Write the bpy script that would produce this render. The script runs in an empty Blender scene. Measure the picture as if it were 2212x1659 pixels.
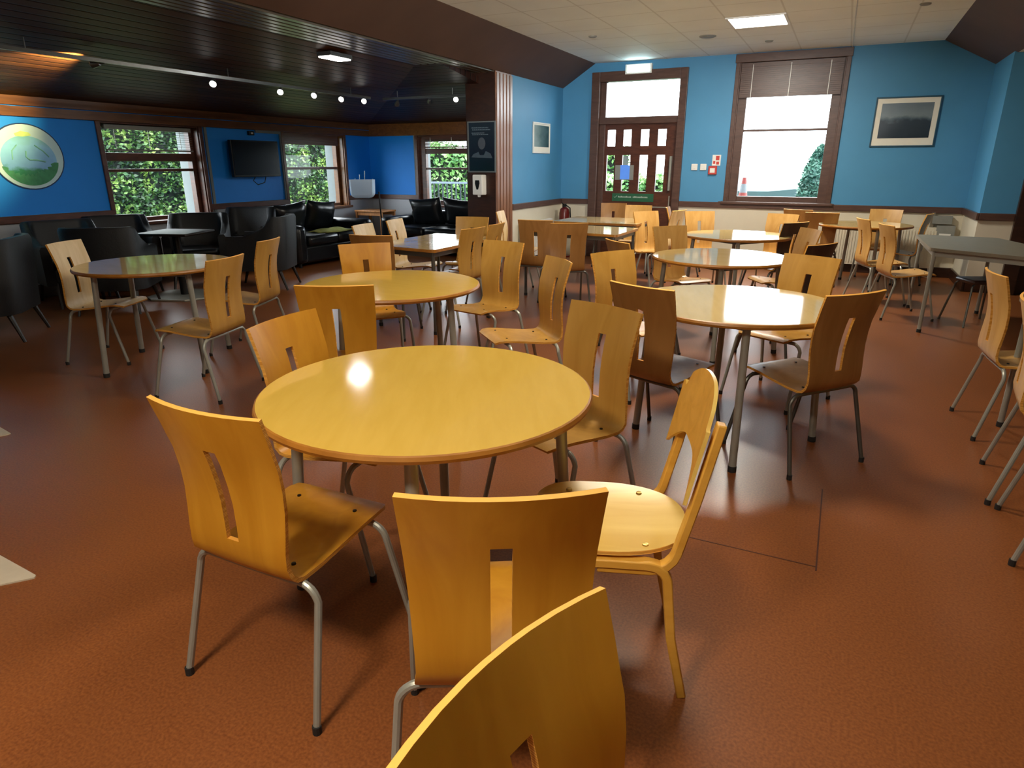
import bpy, bmesh, math, random
from mathutils import Vector, Matrix
random.seed(7)
sc = bpy.context.scene
COL = sc.collection
PI = math.pi
R = math.radians

# ------------------------------------------------------------------ materials
def nmat(name):
    m = bpy.data.materials.new(name); m.use_nodes = True
    nt = m.node_tree; b = nt.nodes['Principled BSDF']
    return m, nt, b
def srgb(r, g, b):
    f = lambda c: (c/255/12.92) if c/255 <= .04045 else ((c/255+.055)/1.055)**2.4
    return (f(r), f(g), f(b), 1)
def plain(name, col, rough=.5, metal=0, spec=.5, var=.08, scale=12, bump=0, emit=None, es=1, coat=0):
    m, nt, b = nmat(name)
    N = nt.nodes; L = nt.links
    tc = N.new('ShaderNodeTexCoord'); no = N.new('ShaderNodeTexNoise'); no.inputs['Scale'].default_value = scale
    no.inputs['Detail'].default_value = 4
    L.new(tc.outputs['Object'], no.inputs['Vector'])
    rp = N.new('ShaderNodeValToRGB')
    rp.color_ramp.elements[0].position = .3; rp.color_ramp.elements[1].position = .7
    rp.color_ramp.elements[0].color = tuple(c*(1-var) for c in col[:3])+(1,)
    rp.color_ramp.elements[1].color = tuple(min(1, c*(1+var)) for c in col[:3])+(1,)
    L.new(no.outputs['Fac'], rp.inputs['Fac']); L.new(rp.outputs['Color'], b.inputs['Base Color'])
    b.inputs['Roughness'].default_value = rough; b.inputs['Metallic'].default_value = metal
    b.inputs['Specular IOR Level'].default_value = spec
    b.inputs['Coat Weight'].default_value = coat
    if emit:
        b.inputs['Emission Color'].default_value = emit; b.inputs['Emission Strength'].default_value = es
    if bump:
        bp = N.new('ShaderNodeBump'); bp.inputs['Strength'].default_value = bump; bp.inputs['Distance'].default_value = .01
        L.new(no.outputs['Fac'], bp.inputs['Height']); L.new(bp.outputs['Normal'], b.inputs['Normal'])
    return m
def wood(name, c1, c2, rough=.35, stretch=(14, 14, 1.2), scale=1.5, spec=.5, coat=0, distort=1.2):
    m, nt, b = nmat(name); N = nt.nodes; L = nt.links
    tc = N.new('ShaderNodeTexCoord'); mp = N.new('ShaderNodeMapping'); mp.inputs['Scale'].default_value = stretch
    L.new(tc.outputs['Object'], mp.inputs['Vector'])
    oi = N.new('ShaderNodeObjectInfo'); ad = N.new('ShaderNodeVectorMath'); ad.operation = 'ADD'
    ml = N.new('ShaderNodeMath'); ml.operation = 'MULTIPLY'; ml.inputs[1].default_value = 37.
    L.new(oi.outputs['Random'], ml.inputs[0]); L.new(mp.outputs['Vector'], ad.inputs[0]); L.new(ml.outputs[0], ad.inputs[1])
    no = N.new('ShaderNodeTexNoise'); no.inputs['Scale'].default_value = scale; no.inputs['Detail'].default_value = 6
    no.inputs['Distortion'].default_value = distort
    L.new(ad.outputs[0], no.inputs['Vector'])
    rp = N.new('ShaderNodeValToRGB'); rp.color_ramp.elements[0].position = .32; rp.color_ramp.elements[1].position = .68
    rp.color_ramp.elements[0].color = c1; rp.color_ramp.elements[1].color = c2
    L.new(no.outputs['Fac'], rp.inputs['Fac']); L.new(rp.outputs['Color'], b.inputs['Base Color'])
    b.inputs['Roughness'].default_value = rough; b.inputs['Specular IOR Level'].default_value = spec
    b.inputs['Coat Weight'].default_value = coat; b.inputs['Coat Roughness'].default_value = .15
    return m
def planks(name, c1, c2, axis, width=.09, rough=.3, bump=.6):
    """boards side by side across `axis`, with dark grooves"""
    m, nt, b = nmat(name); N = nt.nodes; L = nt.links
    tc = N.new('ShaderNodeTexCoord'); sp = N.new('ShaderNodeSeparateXYZ'); L.new(tc.outputs['Object'], sp.inputs[0])
    dv = N.new('ShaderNodeMath'); dv.operation = 'DIVIDE'; dv.inputs[1].default_value = width
    L.new(sp.outputs[axis], dv.inputs[0])
    fr = N.new('ShaderNodeMath'); fr.operation = 'FRACT'; L.new(dv.outputs[0], fr.inputs[0])
    fl = N.new('ShaderNodeMath'); fl.operation = 'FLOOR'; L.new(dv.outputs[0], fl.inputs[0])
    pp = N.new('ShaderNodeMath'); pp.operation = 'PINGPONG'; pp.inputs[1].default_value = .5; L.new(fr.outputs[0], pp.inputs[0])
    rp = N.new('ShaderNodeValToRGB'); rp.color_ramp.elements[0].position = .02; rp.color_ramp.elements[1].position = .12
    L.new(pp.outputs[0], rp.inputs['Fac'])
    wn = N.new('ShaderNodeTexWhiteNoise'); wn.noise_dimensions = '1D'; L.new(fl.outputs[0], wn.inputs['W'])
    mx = N.new('ShaderNodeMix'); mx.data_type = 'RGBA'; mx.inputs[6].default_value = c1; mx.inputs[7].default_value = c2
    L.new(wn.outputs['Value'], mx.inputs[0])
    mu = N.new('ShaderNodeMix'); mu.data_type = 'RGBA'; mu.blend_type = 'MULTIPLY'; mu.inputs[0].default_value = .85
    L.new(mx.outputs[2], mu.inputs[6]); L.new(rp.outputs['Color'], mu.inputs[7]); L.new(mu.outputs[2], b.inputs['Base Color'])
    bp = N.new('ShaderNodeBump'); bp.inputs['Strength'].default_value = bump; bp.inputs['Distance'].default_value = .006
    L.new(rp.outputs['Color'], bp.inputs['Height']); L.new(bp.outputs['Normal'], b.inputs['Normal'])
    b.inputs['Roughness'].default_value = rough; b.inputs['Specular IOR Level'].default_value = .16
    return m

M = {}
M['ply'] = wood('beech_ply', srgb(188, 126, 28), srgb(206, 146, 42), .36, (9, 9, 1.0), 1.3)
M['ply_edge'] = planks('ply_edge', srgb(235, 175, 85), srgb(205, 140, 55), 2, .004, .5, .1)
M['ply_cool_lit'] = wood('cool_lit_ply', srgb(174, 128, 54), srgb(190, 144, 68), .36, (9, 9, 1.0), 1.3)  # duller copy of the ply, painted for chairs outside the warm near light
M['ply_tan_haze'] = wood('tan_haze_ply', srgb(190, 142, 72), srgb(208, 162, 94), .36, (9, 9, 1.0), 1.3)  # same ply washed out, distance haze put into the colour
M['ply_lit'] = wood('lit_ply', srgb(214, 180, 122), srgb(232, 202, 150), .4, (9, 9, 1.0), 1.3)  # whitened copy of the ply, light on its face put into the colour
M['ply_backlit_dark'] = wood('backlit_dark_ply', srgb(62, 46, 42), srgb(84, 62, 54), .35, (9, 9, 1.0), 1.3)  # darkened copy of the ply, backlit shade put into the colour
M['ply_shaded'] = wood('shaded_ply', srgb(140, 96, 46), srgb(158, 112, 60), .35, (9, 9, 1.0), 1.3)  # same ply in shade, the shade put into the colour
M['bent'] = wood('bentwood', srgb(208, 150, 52), srgb(226, 170, 72), .4, (10, 1.2, 10), 1.4)
M['bent_seat'] = wood('bentwood_seat', srgb(214, 172, 76), srgb(234, 200, 108), .33, (7, 1.2, 7), 1.0)
M['table'] = wood('table_laminate', srgb(205, 167, 72), srgb(211, 173, 79), .08, (2, 12, 2), 2.2, .5, 0, .3)
M['table_sky_pale'] = wood('laminate_sky_pale', srgb(198, 172, 112), srgb(206, 180, 122), .07, (2, 12, 2), 2.2, .5, 0, .3)  # paler copy of the tabletop, sky reflection put into the colour
M['table_edge'] = wood('table_edge', srgb(150, 95, 30), srgb(176, 118, 44), .4, (2, 2, 2), 3)
M['table_rect'] = wood('rect_laminate', srgb(190, 168, 122), srgb(206, 184, 140), .07, (2, 12, 2), 2.2, .5, 0, .3)
M['grey_top'] = plain('grey_laminate', srgb(126, 120, 102), .42, var=.05)
M['grey_edge'] = plain('grey_edge', srgb(120, 112, 96), .4)
M['steel'] = plain('painted_steel', srgb(158, 158, 148), .35, .35, var=.05)
M['steel_dark'] = plain('dark_steel', srgb(96, 94, 88), .35, .6, var=.05)
M['rubber'] = plain('rubber', srgb(30, 28, 27), .7)
M['black'] = plain('black_plastic', srgb(14, 14, 16), .35, spec=.4)
M['fabric'] = plain('black_fabric', srgb(13, 15, 18), .55, var=.25, scale=60, bump=.15)
M['leather'] = plain('black_leather', srgb(18, 22, 26), .3, var=.2, scale=9, bump=.35)
M['leg_dark'] = plain('dark_leg_wood', srgb(26, 17, 12), .4)
M['green_cloth'] = plain('green_cloth', srgb(170, 175, 90), .8, var=.2)
M['blue'] = plain('blue_paint', srgb(74, 144, 188), .55, var=.03, scale=3, bump=.02)
M['blue_dim_lit'] = plain('dim_lit_blue_paint', srgb(0, 132, 232), .6, var=.03, scale=3)  # same wall blue deepened, the lounge's dimmer light put into the colour
M['cream'] = plain('cream_paint', srgb(214, 206, 184), .6, var=.03, scale=4)
M['greywall'] = plain('grey_white_paint', srgb(176, 180, 186), .6, var=.04, scale=4)
M['trimwood'] = wood('dark_trim', srgb(66, 34, 22), srgb(92, 50, 34), .35, (2, 2, 9), 2)
M['trimwood_main'] = wood('brown_trim', srgb(74, 50, 42), srgb(92, 66, 56), .38, (2, 2, 9), 2)
M['header'] = wood('header_board', srgb(88, 50, 20), srgb(116, 72, 32), .35, (6, 1, 10), 2)
M['soffit'] = plain('soffit_brown', srgb(88, 64, 52), .6, var=.12, scale=2)
M['plank_y'] = planks('ceiling_planks_y', srgb(58, 32, 16), srgb(84, 50, 26), 0, .13, .5, 1.)
M['plank_x'] = planks('ceiling_planks_x', srgb(40, 18, 10), srgb(58, 28, 16), 1, .13, .5, 1.)
M['slat'] = plain('slatted_soffit', srgb(88, 80, 68), .3, var=.1)
M['column'] = wood('column_dark', srgb(40, 22, 14), srgb(58, 32, 20), .35, (3, 3, 8), 2)
M['fluted'] = wood('fluted_trim', srgb(126, 86, 62), srgb(150, 104, 76), .3, (8, 8, 1), 2)
M['white'] = plain('white_plastic', srgb(228, 228, 222), .4, var=.02)
M['white_paint'] = plain('white_render', srgb(112, 120, 122), .7, var=.04)
M['paper'] = plain('paper', srgb(230, 228, 215), .7, var=.02)
M['bluepaper_glow'] = plain('blue_paper_glow', srgb(90, 140, 225), .6, emit=srgb(70, 130, 230), es=.35)  # paper sheet given a glow of its own, no lamp
M['greyplastic'] = plain('grey_plastic', srgb(136, 138, 132), .5)
M['red'] = plain('red_gloss', srgb(96, 22, 18), .3)
M['red2'] = plain('sign_red', srgb(190, 60, 50), .5)
M['green'] = plain('sign_green', srgb(30, 92, 62), .5)
M['palegreen'] = plain('sign_text', srgb(170, 190, 175), .5)
M['screen'] = plain('tv_screen', srgb(6, 6, 8), .25)
M['stone'] = plain('pale_tile', srgb(196, 182, 160), .45, var=.06)
M['seam'] = plain('floor_seam', srgb(70, 30, 20), .5)
M['gold'] = plain('brass_screw', srgb(190, 160, 90), .3, .8)
M['frame_grey'] = plain('poster_frame', srgb(120, 128, 128), .4, .5)
M['frame_dark'] = plain('picture_frame', srgb(34, 78, 100), .4)
M['palewood'] = wood('side_table_wood', srgb(150, 98, 50), srgb(178, 122, 70), .4)
M['lampbody'] = plain('lamp_metal', srgb(120, 120, 118), .3, .8)
M['brightlamp'] = plain('lamp_glow', (1, 1, 1, 1), .4, emit=(1, .97, .9, 1), es=14)
M['exitglow'] = plain('exit_glow', (1, 1, 1, 1), .4, emit=(.82, 1, .98, 1), es=3.2)
M['panelglow'] = plain('panel_glow', (1, 1, 1, 1), .4, emit=(1, .98, .9, 1), es=7)
M['grass'] = plain('grass', srgb(72, 92, 36), .9, var=.35, scale=3)
M['field'] = plain('far_field', srgb(40, 62, 62), .9, var=.12, scale=.4)
M['gravel'] = plain('gravel', srgb(34, 54, 56), .9, var=.3, scale=5)
M['cone_o'] = plain('cone_orange', srgb(118, 40, 28), .5)
M['cone_white'] = plain('cone_white', srgb(96, 100, 100), .5)
M['bark'] = plain('bark', srgb(90, 80, 64), .9)
M['railing'] = plain('railing_grey', srgb(30, 40, 42), .5)

def leafmat(name, a, b_, c):
    m, nt, b = nmat(name); N = nt.nodes; L = nt.links
    g = N.new('ShaderNodeNewGeometry'); no = N.new('ShaderNodeTexNoise'); no.inputs['Scale'].default_value = 3.2; no.inputs['Detail'].default_value = 5
    L.new(g.outputs['Position'], no.inputs['Vector'])
    rp = N.new('ShaderNodeValToRGB'); e = rp.color_ramp.elements
    e[0].position = .35; e[0].color = a; e[1].position = .68; e[1].color = c
    x = e.new(.5); x.color = b_
    L.new(no.outputs['Fac'], rp.inputs['Fac']); L.new(rp.outputs['Color'], b.inputs['Base Color'])
    b.inputs['Roughness'].default_value = .5
    return m
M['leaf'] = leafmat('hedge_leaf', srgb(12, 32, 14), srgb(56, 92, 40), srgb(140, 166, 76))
M['leaf_pale'] = leafmat('pale_leaf', srgb(62, 108, 60), srgb(100, 146, 76), srgb(150, 182, 120))
M['leaf_teal'] = leafmat('conifer_leaf', srgb(40, 76, 64), srgb(58, 98, 82), srgb(80, 118, 98))
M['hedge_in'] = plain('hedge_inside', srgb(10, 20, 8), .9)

# floor vinyl
def floor_mat():
    m, nt, b = nmat('red_vinyl'); N = nt.nodes; L = nt.links
    tc = N.new('ShaderNodeTexCoord')
    n1 = N.new('ShaderNodeTexNoise'); n1.inputs['Scale'].default_value = 120; n1.inputs['Detail'].default_value = 3
    n2 = N.new('ShaderNodeTexNoise'); n2.inputs['Scale'].default_value = .9; n2.inputs['Detail'].default_value = 4
    L.new(tc.outputs['Object'], n1.inputs['Vector']); L.new(tc.outputs['Object'], n2.inputs['Vector'])
    r1 = N.new('ShaderNodeValToRGB'); r1.color_ramp.elements[0].position = .3; r1.color_ramp.elements[1].position = .7
    r1.color_ramp.elements[0].color = srgb(126, 70, 36); r1.color_ramp.elements[1].color = srgb(156, 94, 50)
    L.new(n1.outputs['Fac'], r1.inputs['Fac'])
    mu = N.new('ShaderNodeMix'); mu.data_type = 'RGBA'; mu.blend_type = 'MULTIPLY'; mu.inputs[0].default_value = .35
    L.new(r1.outputs['Color'], mu.inputs[6]); L.new(n2.outputs['Fac'], mu.inputs[7]); L.new(mu.outputs[2], b.inputs['Base Color'])
    mr = N.new('ShaderNodeMapRange'); mr.inputs['To Min'].default_value = .31; mr.inputs['To Max'].default_value = .35
    L.new(n2.outputs['Fac'], mr.inputs['Value']); L.new(mr.outputs['Result'], b.inputs['Roughness'])
    n3 = N.new('ShaderNodeTexNoise'); n3.inputs['Scale'].default_value = 40; L.new(tc.outputs['Object'], n3.inputs['Vector'])
    bp = N.new('ShaderNodeBump'); bp.inputs['Strength'].default_value = .05; bp.inputs['Distance'].default_value = .002
    L.new(n3.outputs['Fac'], bp.inputs['Height']); L.new(bp.outputs['Normal'], b.inputs['Normal'])
    b.inputs['Specular IOR Level'].default_value = .36
    return m
M['floor'] = floor_mat()
def ceil_mat():
    m, nt, b = nmat('ceiling_tiles'); N = nt.nodes; L = nt.links
    tc = N.new('ShaderNodeTexCoord'); sp = N.new('ShaderNodeSeparateXYZ'); L.new(tc.outputs['Object'], sp.inputs[0])
    outs = []
    for ax, off in ((0, 1.38), (1, -7.93)):
        a = N.new('ShaderNodeMath'); a.operation = 'ADD'; a.inputs[1].default_value = off; L.new(sp.outputs[ax], a.inputs[0])
        d = N.new('ShaderNodeMath'); d.operation = 'DIVIDE'; d.inputs[1].default_value = .6; L.new(a.outputs[0], d.inputs[0])
        p = N.new('ShaderNodeMath'); p.operation = 'PINGPONG'; p.inputs[1].default_value = .5; L.new(d.outputs[0], p.inputs[0])
        outs.append(p)
    mn = N.new('ShaderNodeMath'); mn.operation = 'MINIMUM'; L.new(outs[0].outputs[0], mn.inputs[0]); L.new(outs[1].outputs[0], mn.inputs[1])
    rp = N.new('ShaderNodeValToRGB'); rp.color_ramp.elements[0].position = .008; rp.color_ramp.elements[1].position = .02
    rp.color_ramp.elements[0].color = srgb(216, 220, 216); rp.color_ramp.elements[1].color = srgb(240, 246, 244)
    L.new(mn.outputs[0], rp.inputs['Fac'])
    no = N.new('ShaderNodeTexNoise'); no.inputs['Scale'].default_value = 2; L.new(tc.outputs['Object'], no.inputs['Vector'])
    mu = N.new('ShaderNodeMix'); mu.data_type = 'RGBA'; mu.blend_type = 'MULTIPLY'; mu.inputs[0].default_value = .15
    L.new(rp.outputs['Color'], mu.inputs[6]); L.new(no.outputs['Fac'], mu.inputs[7]); L.new(mu.outputs[2], b.inputs['Base Color'])
    b.inputs['Roughness'].default_value = .7
    return m
M['ceil'] = ceil_mat()
def glass_mat(name, tint=(1, 1, 1, 1), gl=.06, rough=.02, white=0):
    m = bpy.data.materials.new(name); m.use_nodes = True; nt = m.node_tree; N = nt.nodes; L = nt.links
    N.remove(N['Principled BSDF']); out = N['Material Output']
    t = N.new('ShaderNodeBsdfTransparent'); t.inputs[0].default_value = tint
    g = N.new('ShaderNodeBsdfGlossy'); g.inputs['Roughness'].default_value = rough
    mx = N.new('ShaderNodeMixShader'); mx.inputs[0].default_value = gl
    L.new(t.outputs[0], mx.inputs[1]); L.new(g.outputs[0], mx.inputs[2])
    last = mx
    if white:
        d = N.new('ShaderNodeBsdfDiffuse'); d.inputs[0].default_value = (.85, .93, 1, 1)
        m2 = N.new('ShaderNodeMixShader'); m2.inputs[0].default_value = white
        L.new(mx.outputs[0], m2.inputs[1]); L.new(d.outputs[0], m2.inputs[2]); last = m2
    L.new(last.outputs[0], out.inputs['Surface'])
    return m
M['glass'] = glass_mat('window_glass', (.97, .99, 1, 1), .015)
M['clearplastic'] = glass_mat('clear_plastic', (.95, .98, 1, 1), .15, .1, .42)

def picture_mat(name, stops, scale=2.5, seed=0., vert=True):
    """soft painted landscape: vertical ramp broken up by noise"""
    m, nt, b = nmat(name); N = nt.nodes; L = nt.links
    tc = N.new('ShaderNodeTexCoord'); sp = N.new('ShaderNodeSeparateXYZ'); L.new(tc.outputs['Generated'], sp.inputs[0])
    no = N.new('ShaderNodeTexNoise'); no.inputs['Scale'].default_value = scale; no.inputs['Detail'].default_value = 6
    mp = N.new('ShaderNodeMapping'); mp.inputs['Location'].default_value = (seed, seed, 0); L.new(tc.outputs['Generated'], mp.inputs[0]); L.new(mp.outputs[0], no.inputs['Vector'])
    a = N.new('ShaderNodeMath'); a.operation = 'MULTIPLY_ADD'; a.inputs[1].default_value = .5; L.new(no.outputs['Fac'], a.inputs[0])
    L.new(sp.outputs[2 if vert else 0], a.inputs[2])
    s = N.new('ShaderNodeMath'); s.operation = 'SUBTRACT'; s.inputs[1].default_value = .25; L.new(a.outputs[0], s.inputs[0])
    rp = N.new('ShaderNodeValToRGB'); e = rp.color_ramp.elements
    e[0].position, e[0].color = stops[0]; e[1].position, e[1].color = stops[-1]
    for p, c in stops[1:-1]:
        x = e.new(p); x.color = c
    L.new(s.outputs[0], rp.inputs['Fac']); L.new(rp.outputs['Color'], b.inputs['Base Color'])
    b.inputs['Roughness'].default_value = .25
    return m
M['pic_land'] = picture_mat('misty_landscape', [(0, srgb(36, 50, 62)), (.44, srgb(50, 64, 76)), (.52, srgb(80, 98, 110)), (.64, srgb(120, 136, 144)), (1, srgb(104, 120, 132))], 3)
M['pic_tall'] = picture_mat('waterfall_picture', [(0, srgb(140, 160, 160)), (.45, srgb(86, 112, 112)), (1, srgb(40, 66, 66))], 3, 4., False)
M['poster'] = picture_mat('dark_poster', [(0, srgb(10, 28, 32)), (.4, srgb(22, 30, 44)), (1, srgb(30, 44, 56))], 2, 2.)
M['mural'] = picture_mat('mural_centre', [(0, srgb(40, 120, 84)), (.25, srgb(52, 134, 96)), (.36, srgb(120, 176, 224)), (.8, srgb(140, 204, 240)), (1, srgb(130, 196, 200))], 4, 1.)
M['poster_text'] = plain('poster_text', srgb(92, 108, 118), .4)
M['mural_bg'] = plain('mural_white', srgb(190, 222, 228), .6, var=.04, scale=6)
M['mural_rim'] = plain('mural_outline', srgb(10, 50, 100), .6)
M['mural_green'] = plain('mural_green', srgb(60, 138, 96), .6, var=.2, scale=20)
M['mural_teal'] = plain('mural_teal', srgb(120, 190, 180), .6, var=.1, scale=20)
M['mural_yellow'] = plain('mural_yellow', srgb(205, 232, 140), .6)

# ------------------------------------------------------------------ mesh helpers
def link(o, parent=None):
    COL.objects.link(o)
    if parent: o.parent = parent
    return o
def obj(name, bm, mats, parent=None, smooth=True, loc=None, bevel=0, angle=35):
    me = bpy.data.meshes.new(name); bmesh.ops.recalc_face_normals(bm, faces=bm.faces); bm.to_mesh(me); bm.free()
    if not isinstance(mats, (list, tuple)): mats = [mats]
    for m in mats: me.materials.append(M[m] if isinstance(m, str) else m)
    if smooth:
        me.shade_smooth() if hasattr(me, 'shade_smooth') else None
        try: me.set_sharp_from_angle(angle=R(angle))
        except Exception: pass
    o = bpy.data.objects.new(name, me); link(o, parent)
    if loc: o.location = loc
    if bevel:
        b = o.modifiers.new('b', 'BEVEL'); b.width = bevel; b.segments = 2; b.limit_method = 'ANGLE'; b.angle_limit = R(40)
    return o
def box(bm, x0, x1, y0, y1, z0, z1, mi=0, mat=None):
    vs = [bm.verts.new((x, y, z)) for x in (x0, x1) for y in (y0, y1) for z in (z0, z1)]
    if mat: bmesh.ops.transform(bm, matrix=mat, verts=vs)
    for f in ((0, 1, 3, 2), (4, 6, 7, 5), (0, 4, 5, 1), (2, 3, 7, 6), (0, 2, 6, 4), (1, 5, 7, 3)):
        fc = bm.faces.new([vs[i] for i in f]); fc.material_index = mi
    return vs
def tube(bm, pts, r, seg=10, caps=True, mi=0, radii=None):
    pts = [Vector(p) for p in pts]; rings = []
    prev = None
    for i, p in enumerate(pts):
        t = (pts[min(i+1, len(pts)-1)]-pts[max(i-1, 0)]).normalized()
        if prev is None:
            a = Vector((0, 0, 1)) if abs(t.z) < .9 else Vector((1, 0, 0)); n = t.cross(a).normalized()
        else:
            n = (prev - t*prev.dot(t)).normalized()
        prev = n; bn = t.cross(n); rr = radii[i] if radii else r
        rings.append([bm.verts.new(p+(n*math.cos(2*PI*k/seg)+bn*math.sin(2*PI*k/seg))*rr) for k in range(seg)])
    for a, b in zip(rings, rings[1:]):
        for k in range(seg):
            f = bm.faces.new((a[k], a[(k+1) % seg], b[(k+1) % seg], b[k])); f.material_index = mi
    if caps:
        for ring in (rings[0][::-1], rings[-1]):
            f = bm.faces.new(ring); f.material_index = mi
def ribbon(bm, pts, side, w, t):
    """flat bar swept along pts; `side` is the width direction, w width, t thickness"""
    pts = [Vector(p) for p in pts]; side = Vector(side).normalized(); rings = []
    for i, p in enumerate(pts):
        tg = (pts[min(i+1, len(pts)-1)]-pts[max(i-1, 0)]).normalized(); n = tg.cross(side).normalized()
        rings.append([bm.verts.new(p+side*a*w/2+n*b*t/2) for a, b in ((-1, -1), (1, -1), (1, 1), (-1, 1))])
    for a, b in zip(rings, rings[1:]):
        for k in range(4): bm.faces.new((a[k], a[(k+1) % 4], b[(k+1) % 4], b[k]))
    bm.faces.new(rings[0][::-1]); bm.faces.new(rings[-1])
def lathe(bm, prof, seg=32, mi=0, cx=0, cy=0):
    rings = []
    for r, z in prof:
        if r < 1e-5: rings.append([bm.verts.new((cx, cy, z))])
        else: rings.append([bm.verts.new((cx+r*math.cos(2*PI*k/seg), cy+r*math.sin(2*PI*k/seg), z)) for k in range(seg)])
    for a, b in zip(rings, rings[1:]):
        for k in range(seg):
            k2 = (k+1) % seg
            if len(a) == 1 and len(b) == 1: continue
            if len(a) == 1: f = bm.faces.new((a[0], b[k], b[k2]))
            elif len(b) == 1: f = bm.faces.new((a[k], a[k2], b[0]))
            else: f = bm.faces.new((a[k], a[k2], b[k2], b[k]))
            f.material_index = mi
def prism(bm, poly, z0, z1, mi=0, tf=None):
    """polygon in XY raised from z0 to z1; tf maps (x,y,z)->(x,y,z)"""
    tf = tf or (lambda x, y, z: (x, y, z))
    a = [bm.verts.new(tf(x, y, z0)) for x, y in poly]; b = [bm.verts.new(tf(x, y, z1)) for x, y in poly]
    n = len(poly)
    fs = [bm.faces.new(a[::-1]), bm.faces.new(b)]
    for k in range(n): fs.append(bm.faces.new((a[k], a[(k+1) % n], b[(k+1) % n], b[k])))
    for f in fs: f.material_index = mi
def arc(c, u, v, r, a0, a1, n=5):
    c, u, v = Vector(c), Vector(u), Vector(v)
    return [c+(u*math.cos(R(a0+(a1-a0)*i/n))+v*math.sin(R(a0+(a1-a0)*i/n)))*r for i in range(n+1)]
def empty(name, loc=(0, 0, 0), rz=0):
    o = bpy.data.objects.new(name, None); link(o); o.location = loc; o.rotation_euler = (0, 0, rz); o.empty_display_size = .1
    return o
def tag(o, label=None, cat=None, group=None, kind=None):
    if label: o['label'] = label
    if cat: o['category'] = cat
    if group: o['group'] = group
    if kind: o['kind'] = kind
    return o
def copy_tree(o, parent=None):
    c = o.copy(); COL.objects.link(c); c.parent = parent
    for k in ('label', 'category', 'group'):
        if k in c and parent is None: del c[k]
    for ch in [x for x in KIDS.get(o, [])]: copy_tree(ch, c)
    return c
KIDS = {}
def scan(root):
    KIDS[root] = [o for o in bpy.data.objects if o.parent == root]
    for k in KIDS[root]: scan(k)
BM = bmesh.new

# ================================================================== ROOM SHELL
FW, LW, ZC, DZ = 10.45, -8.05, 2.90, .91     # front wall y, left wall x, main ceiling, dado rail top
def struct(o): o['kind'] = 'structure'; return o
def wall_holes(bm, a0, a1, z0, z1, holes, split, place):
    """wall face range a0..a1 x z0..z1 with rectangular holes; place(a0,a1,z0,z1,mi) adds a box"""
    A = sorted(set([a0, a1]+[h[0] for h in holes]+[h[1] for h in holes])); Z = sorted(set([z0, z1, split]+[h[2] for h in holes]+[h[3] for h in holes]))
    for i in range(len(A)-1):
        for j in range(len(Z)-1):
            ca, cz = (A[i]+A[i+1])/2, (Z[j]+Z[j+1])/2
            if any(h[0] < ca < h[1] and h[2] < cz < h[3] for h in holes): continue
            place(A[i], A[i+1], Z[j], Z[j+1], 0 if cz > split else 1)
bm = BM(); box(bm, LW-.4, 5, -4, FW+.4, -.12, 0); struct(obj('floor', bm, 'floor', smooth=False))
W1, W2, W3 = (5.33, 6.72), (8.28, 9.72), (-6.98, -5.55)
DOOR, WM = (-3.71, -2.25), (-1.55, -.2)
bm = BM(); wall_holes(bm, -4, FW, 0, 2.7, [(W1[0], W1[1], .74, 1.93), (W2[0], W2[1], .74, 1.93)], .88, lambda a, b, c, d, m: box(bm, LW-.36, LW, a, b, c, d, m))
struct(obj('wall_left', bm, ['blue_dim_lit', 'greywall'], smooth=False))
bm = BM(); wall_holes(bm, LW-.36, -4.21, 0, 2.7, [(W3[0], W3[1], .74, 1.93)], .88, lambda a, b, c, d, m: box(bm, a, b, FW, FW+.36, c, d, m))
struct(obj('wall_lounge_front', bm, ['blue_dim_lit', 'greywall'], smooth=False))
bm = BM(); wall_holes(bm, -4.21, 5, 0, 3.1, [(DOOR[0], DOOR[1], 0, 2.77), (WM[0], WM[1], .92, 2.8)], .88, lambda a, b, c, d, m: box(bm, a, b, FW, FW+.3, c, d, m))
struct(obj('wall_front', bm, ['blue', 'cream'], smooth=False))
# partition stub, column
bm = BM()
for z0, z1, mi in ((0, .88, 1), (.88, 2.58, 0)): box(bm, -4.45, -4.2, 8.6, FW, z0, z1, mi)
struct(obj('wall_partition', bm, ['blue', 'cream'], smooth=False))
bm = BM(); box(bm, -4.65, -4.215, 8.14, 8.6, 0, 2.58); 
column = struct(obj('trim_1', bm, 'column', smooth=False))
bm = BM()
box(bm, -4.215, -4.2, 8.14, 8.6, 0, 2.58)
for k in range(5):
    y = 8.175+k*.0975
    box(bm, -4.2, -4.185, y-.034, y+.034, .0, 2.56)
struct(obj('trim_2', bm, 'fluted', smooth=False, bevel=.004))
# right pilaster and beyond
bm = BM()
for z0, z1, mi in ((0, .88, 1), (.88, 3.1, 0)): box(bm, 1.44, 1.78, 9.36, FW, z0, z1, mi)
struct(obj('wall_right_pier', bm, ['blue', 'cream'], smooth=False))
bm = BM(); box(bm, 1.78, 1.93, 9.3, 9.5, 0, 2.2); box(bm, 1.93, 3.1, 9.42, 9.5, 0, 2.2); box(bm, 1.93, 3.1, 9.34, 9.42, 1.6, 1.7); box(bm, 1.93, 3.1, 9.34, 9.42, .72, .84)
struct(obj('door_2', bm, 'column', smooth=False, bevel=.004))
bm = BM()
for z0, z1, mi in ((0, .88, 1), (.88, 3.1, 0)):
    box(bm, 3.1, 5, 9.36, FW, z0, z1, mi); box(bm, 4.8, 5, -4, 9.36, z0, z1, mi)
box(bm, 1.78, 3.1, 9.36, FW, 2.2, 3.1, 0)
struct(obj('wall_right', bm, ['blue', 'cream'], smooth=False))
bm = BM()
for z0, z1, mi in ((0, .88, 1), (.88, 3.1, 0)): box(bm, LW-.36, 5, -4.2, -4, z0, z1, mi)
struct(obj('wall_back', bm, ['blue', 'cream'], smooth=False))
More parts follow.
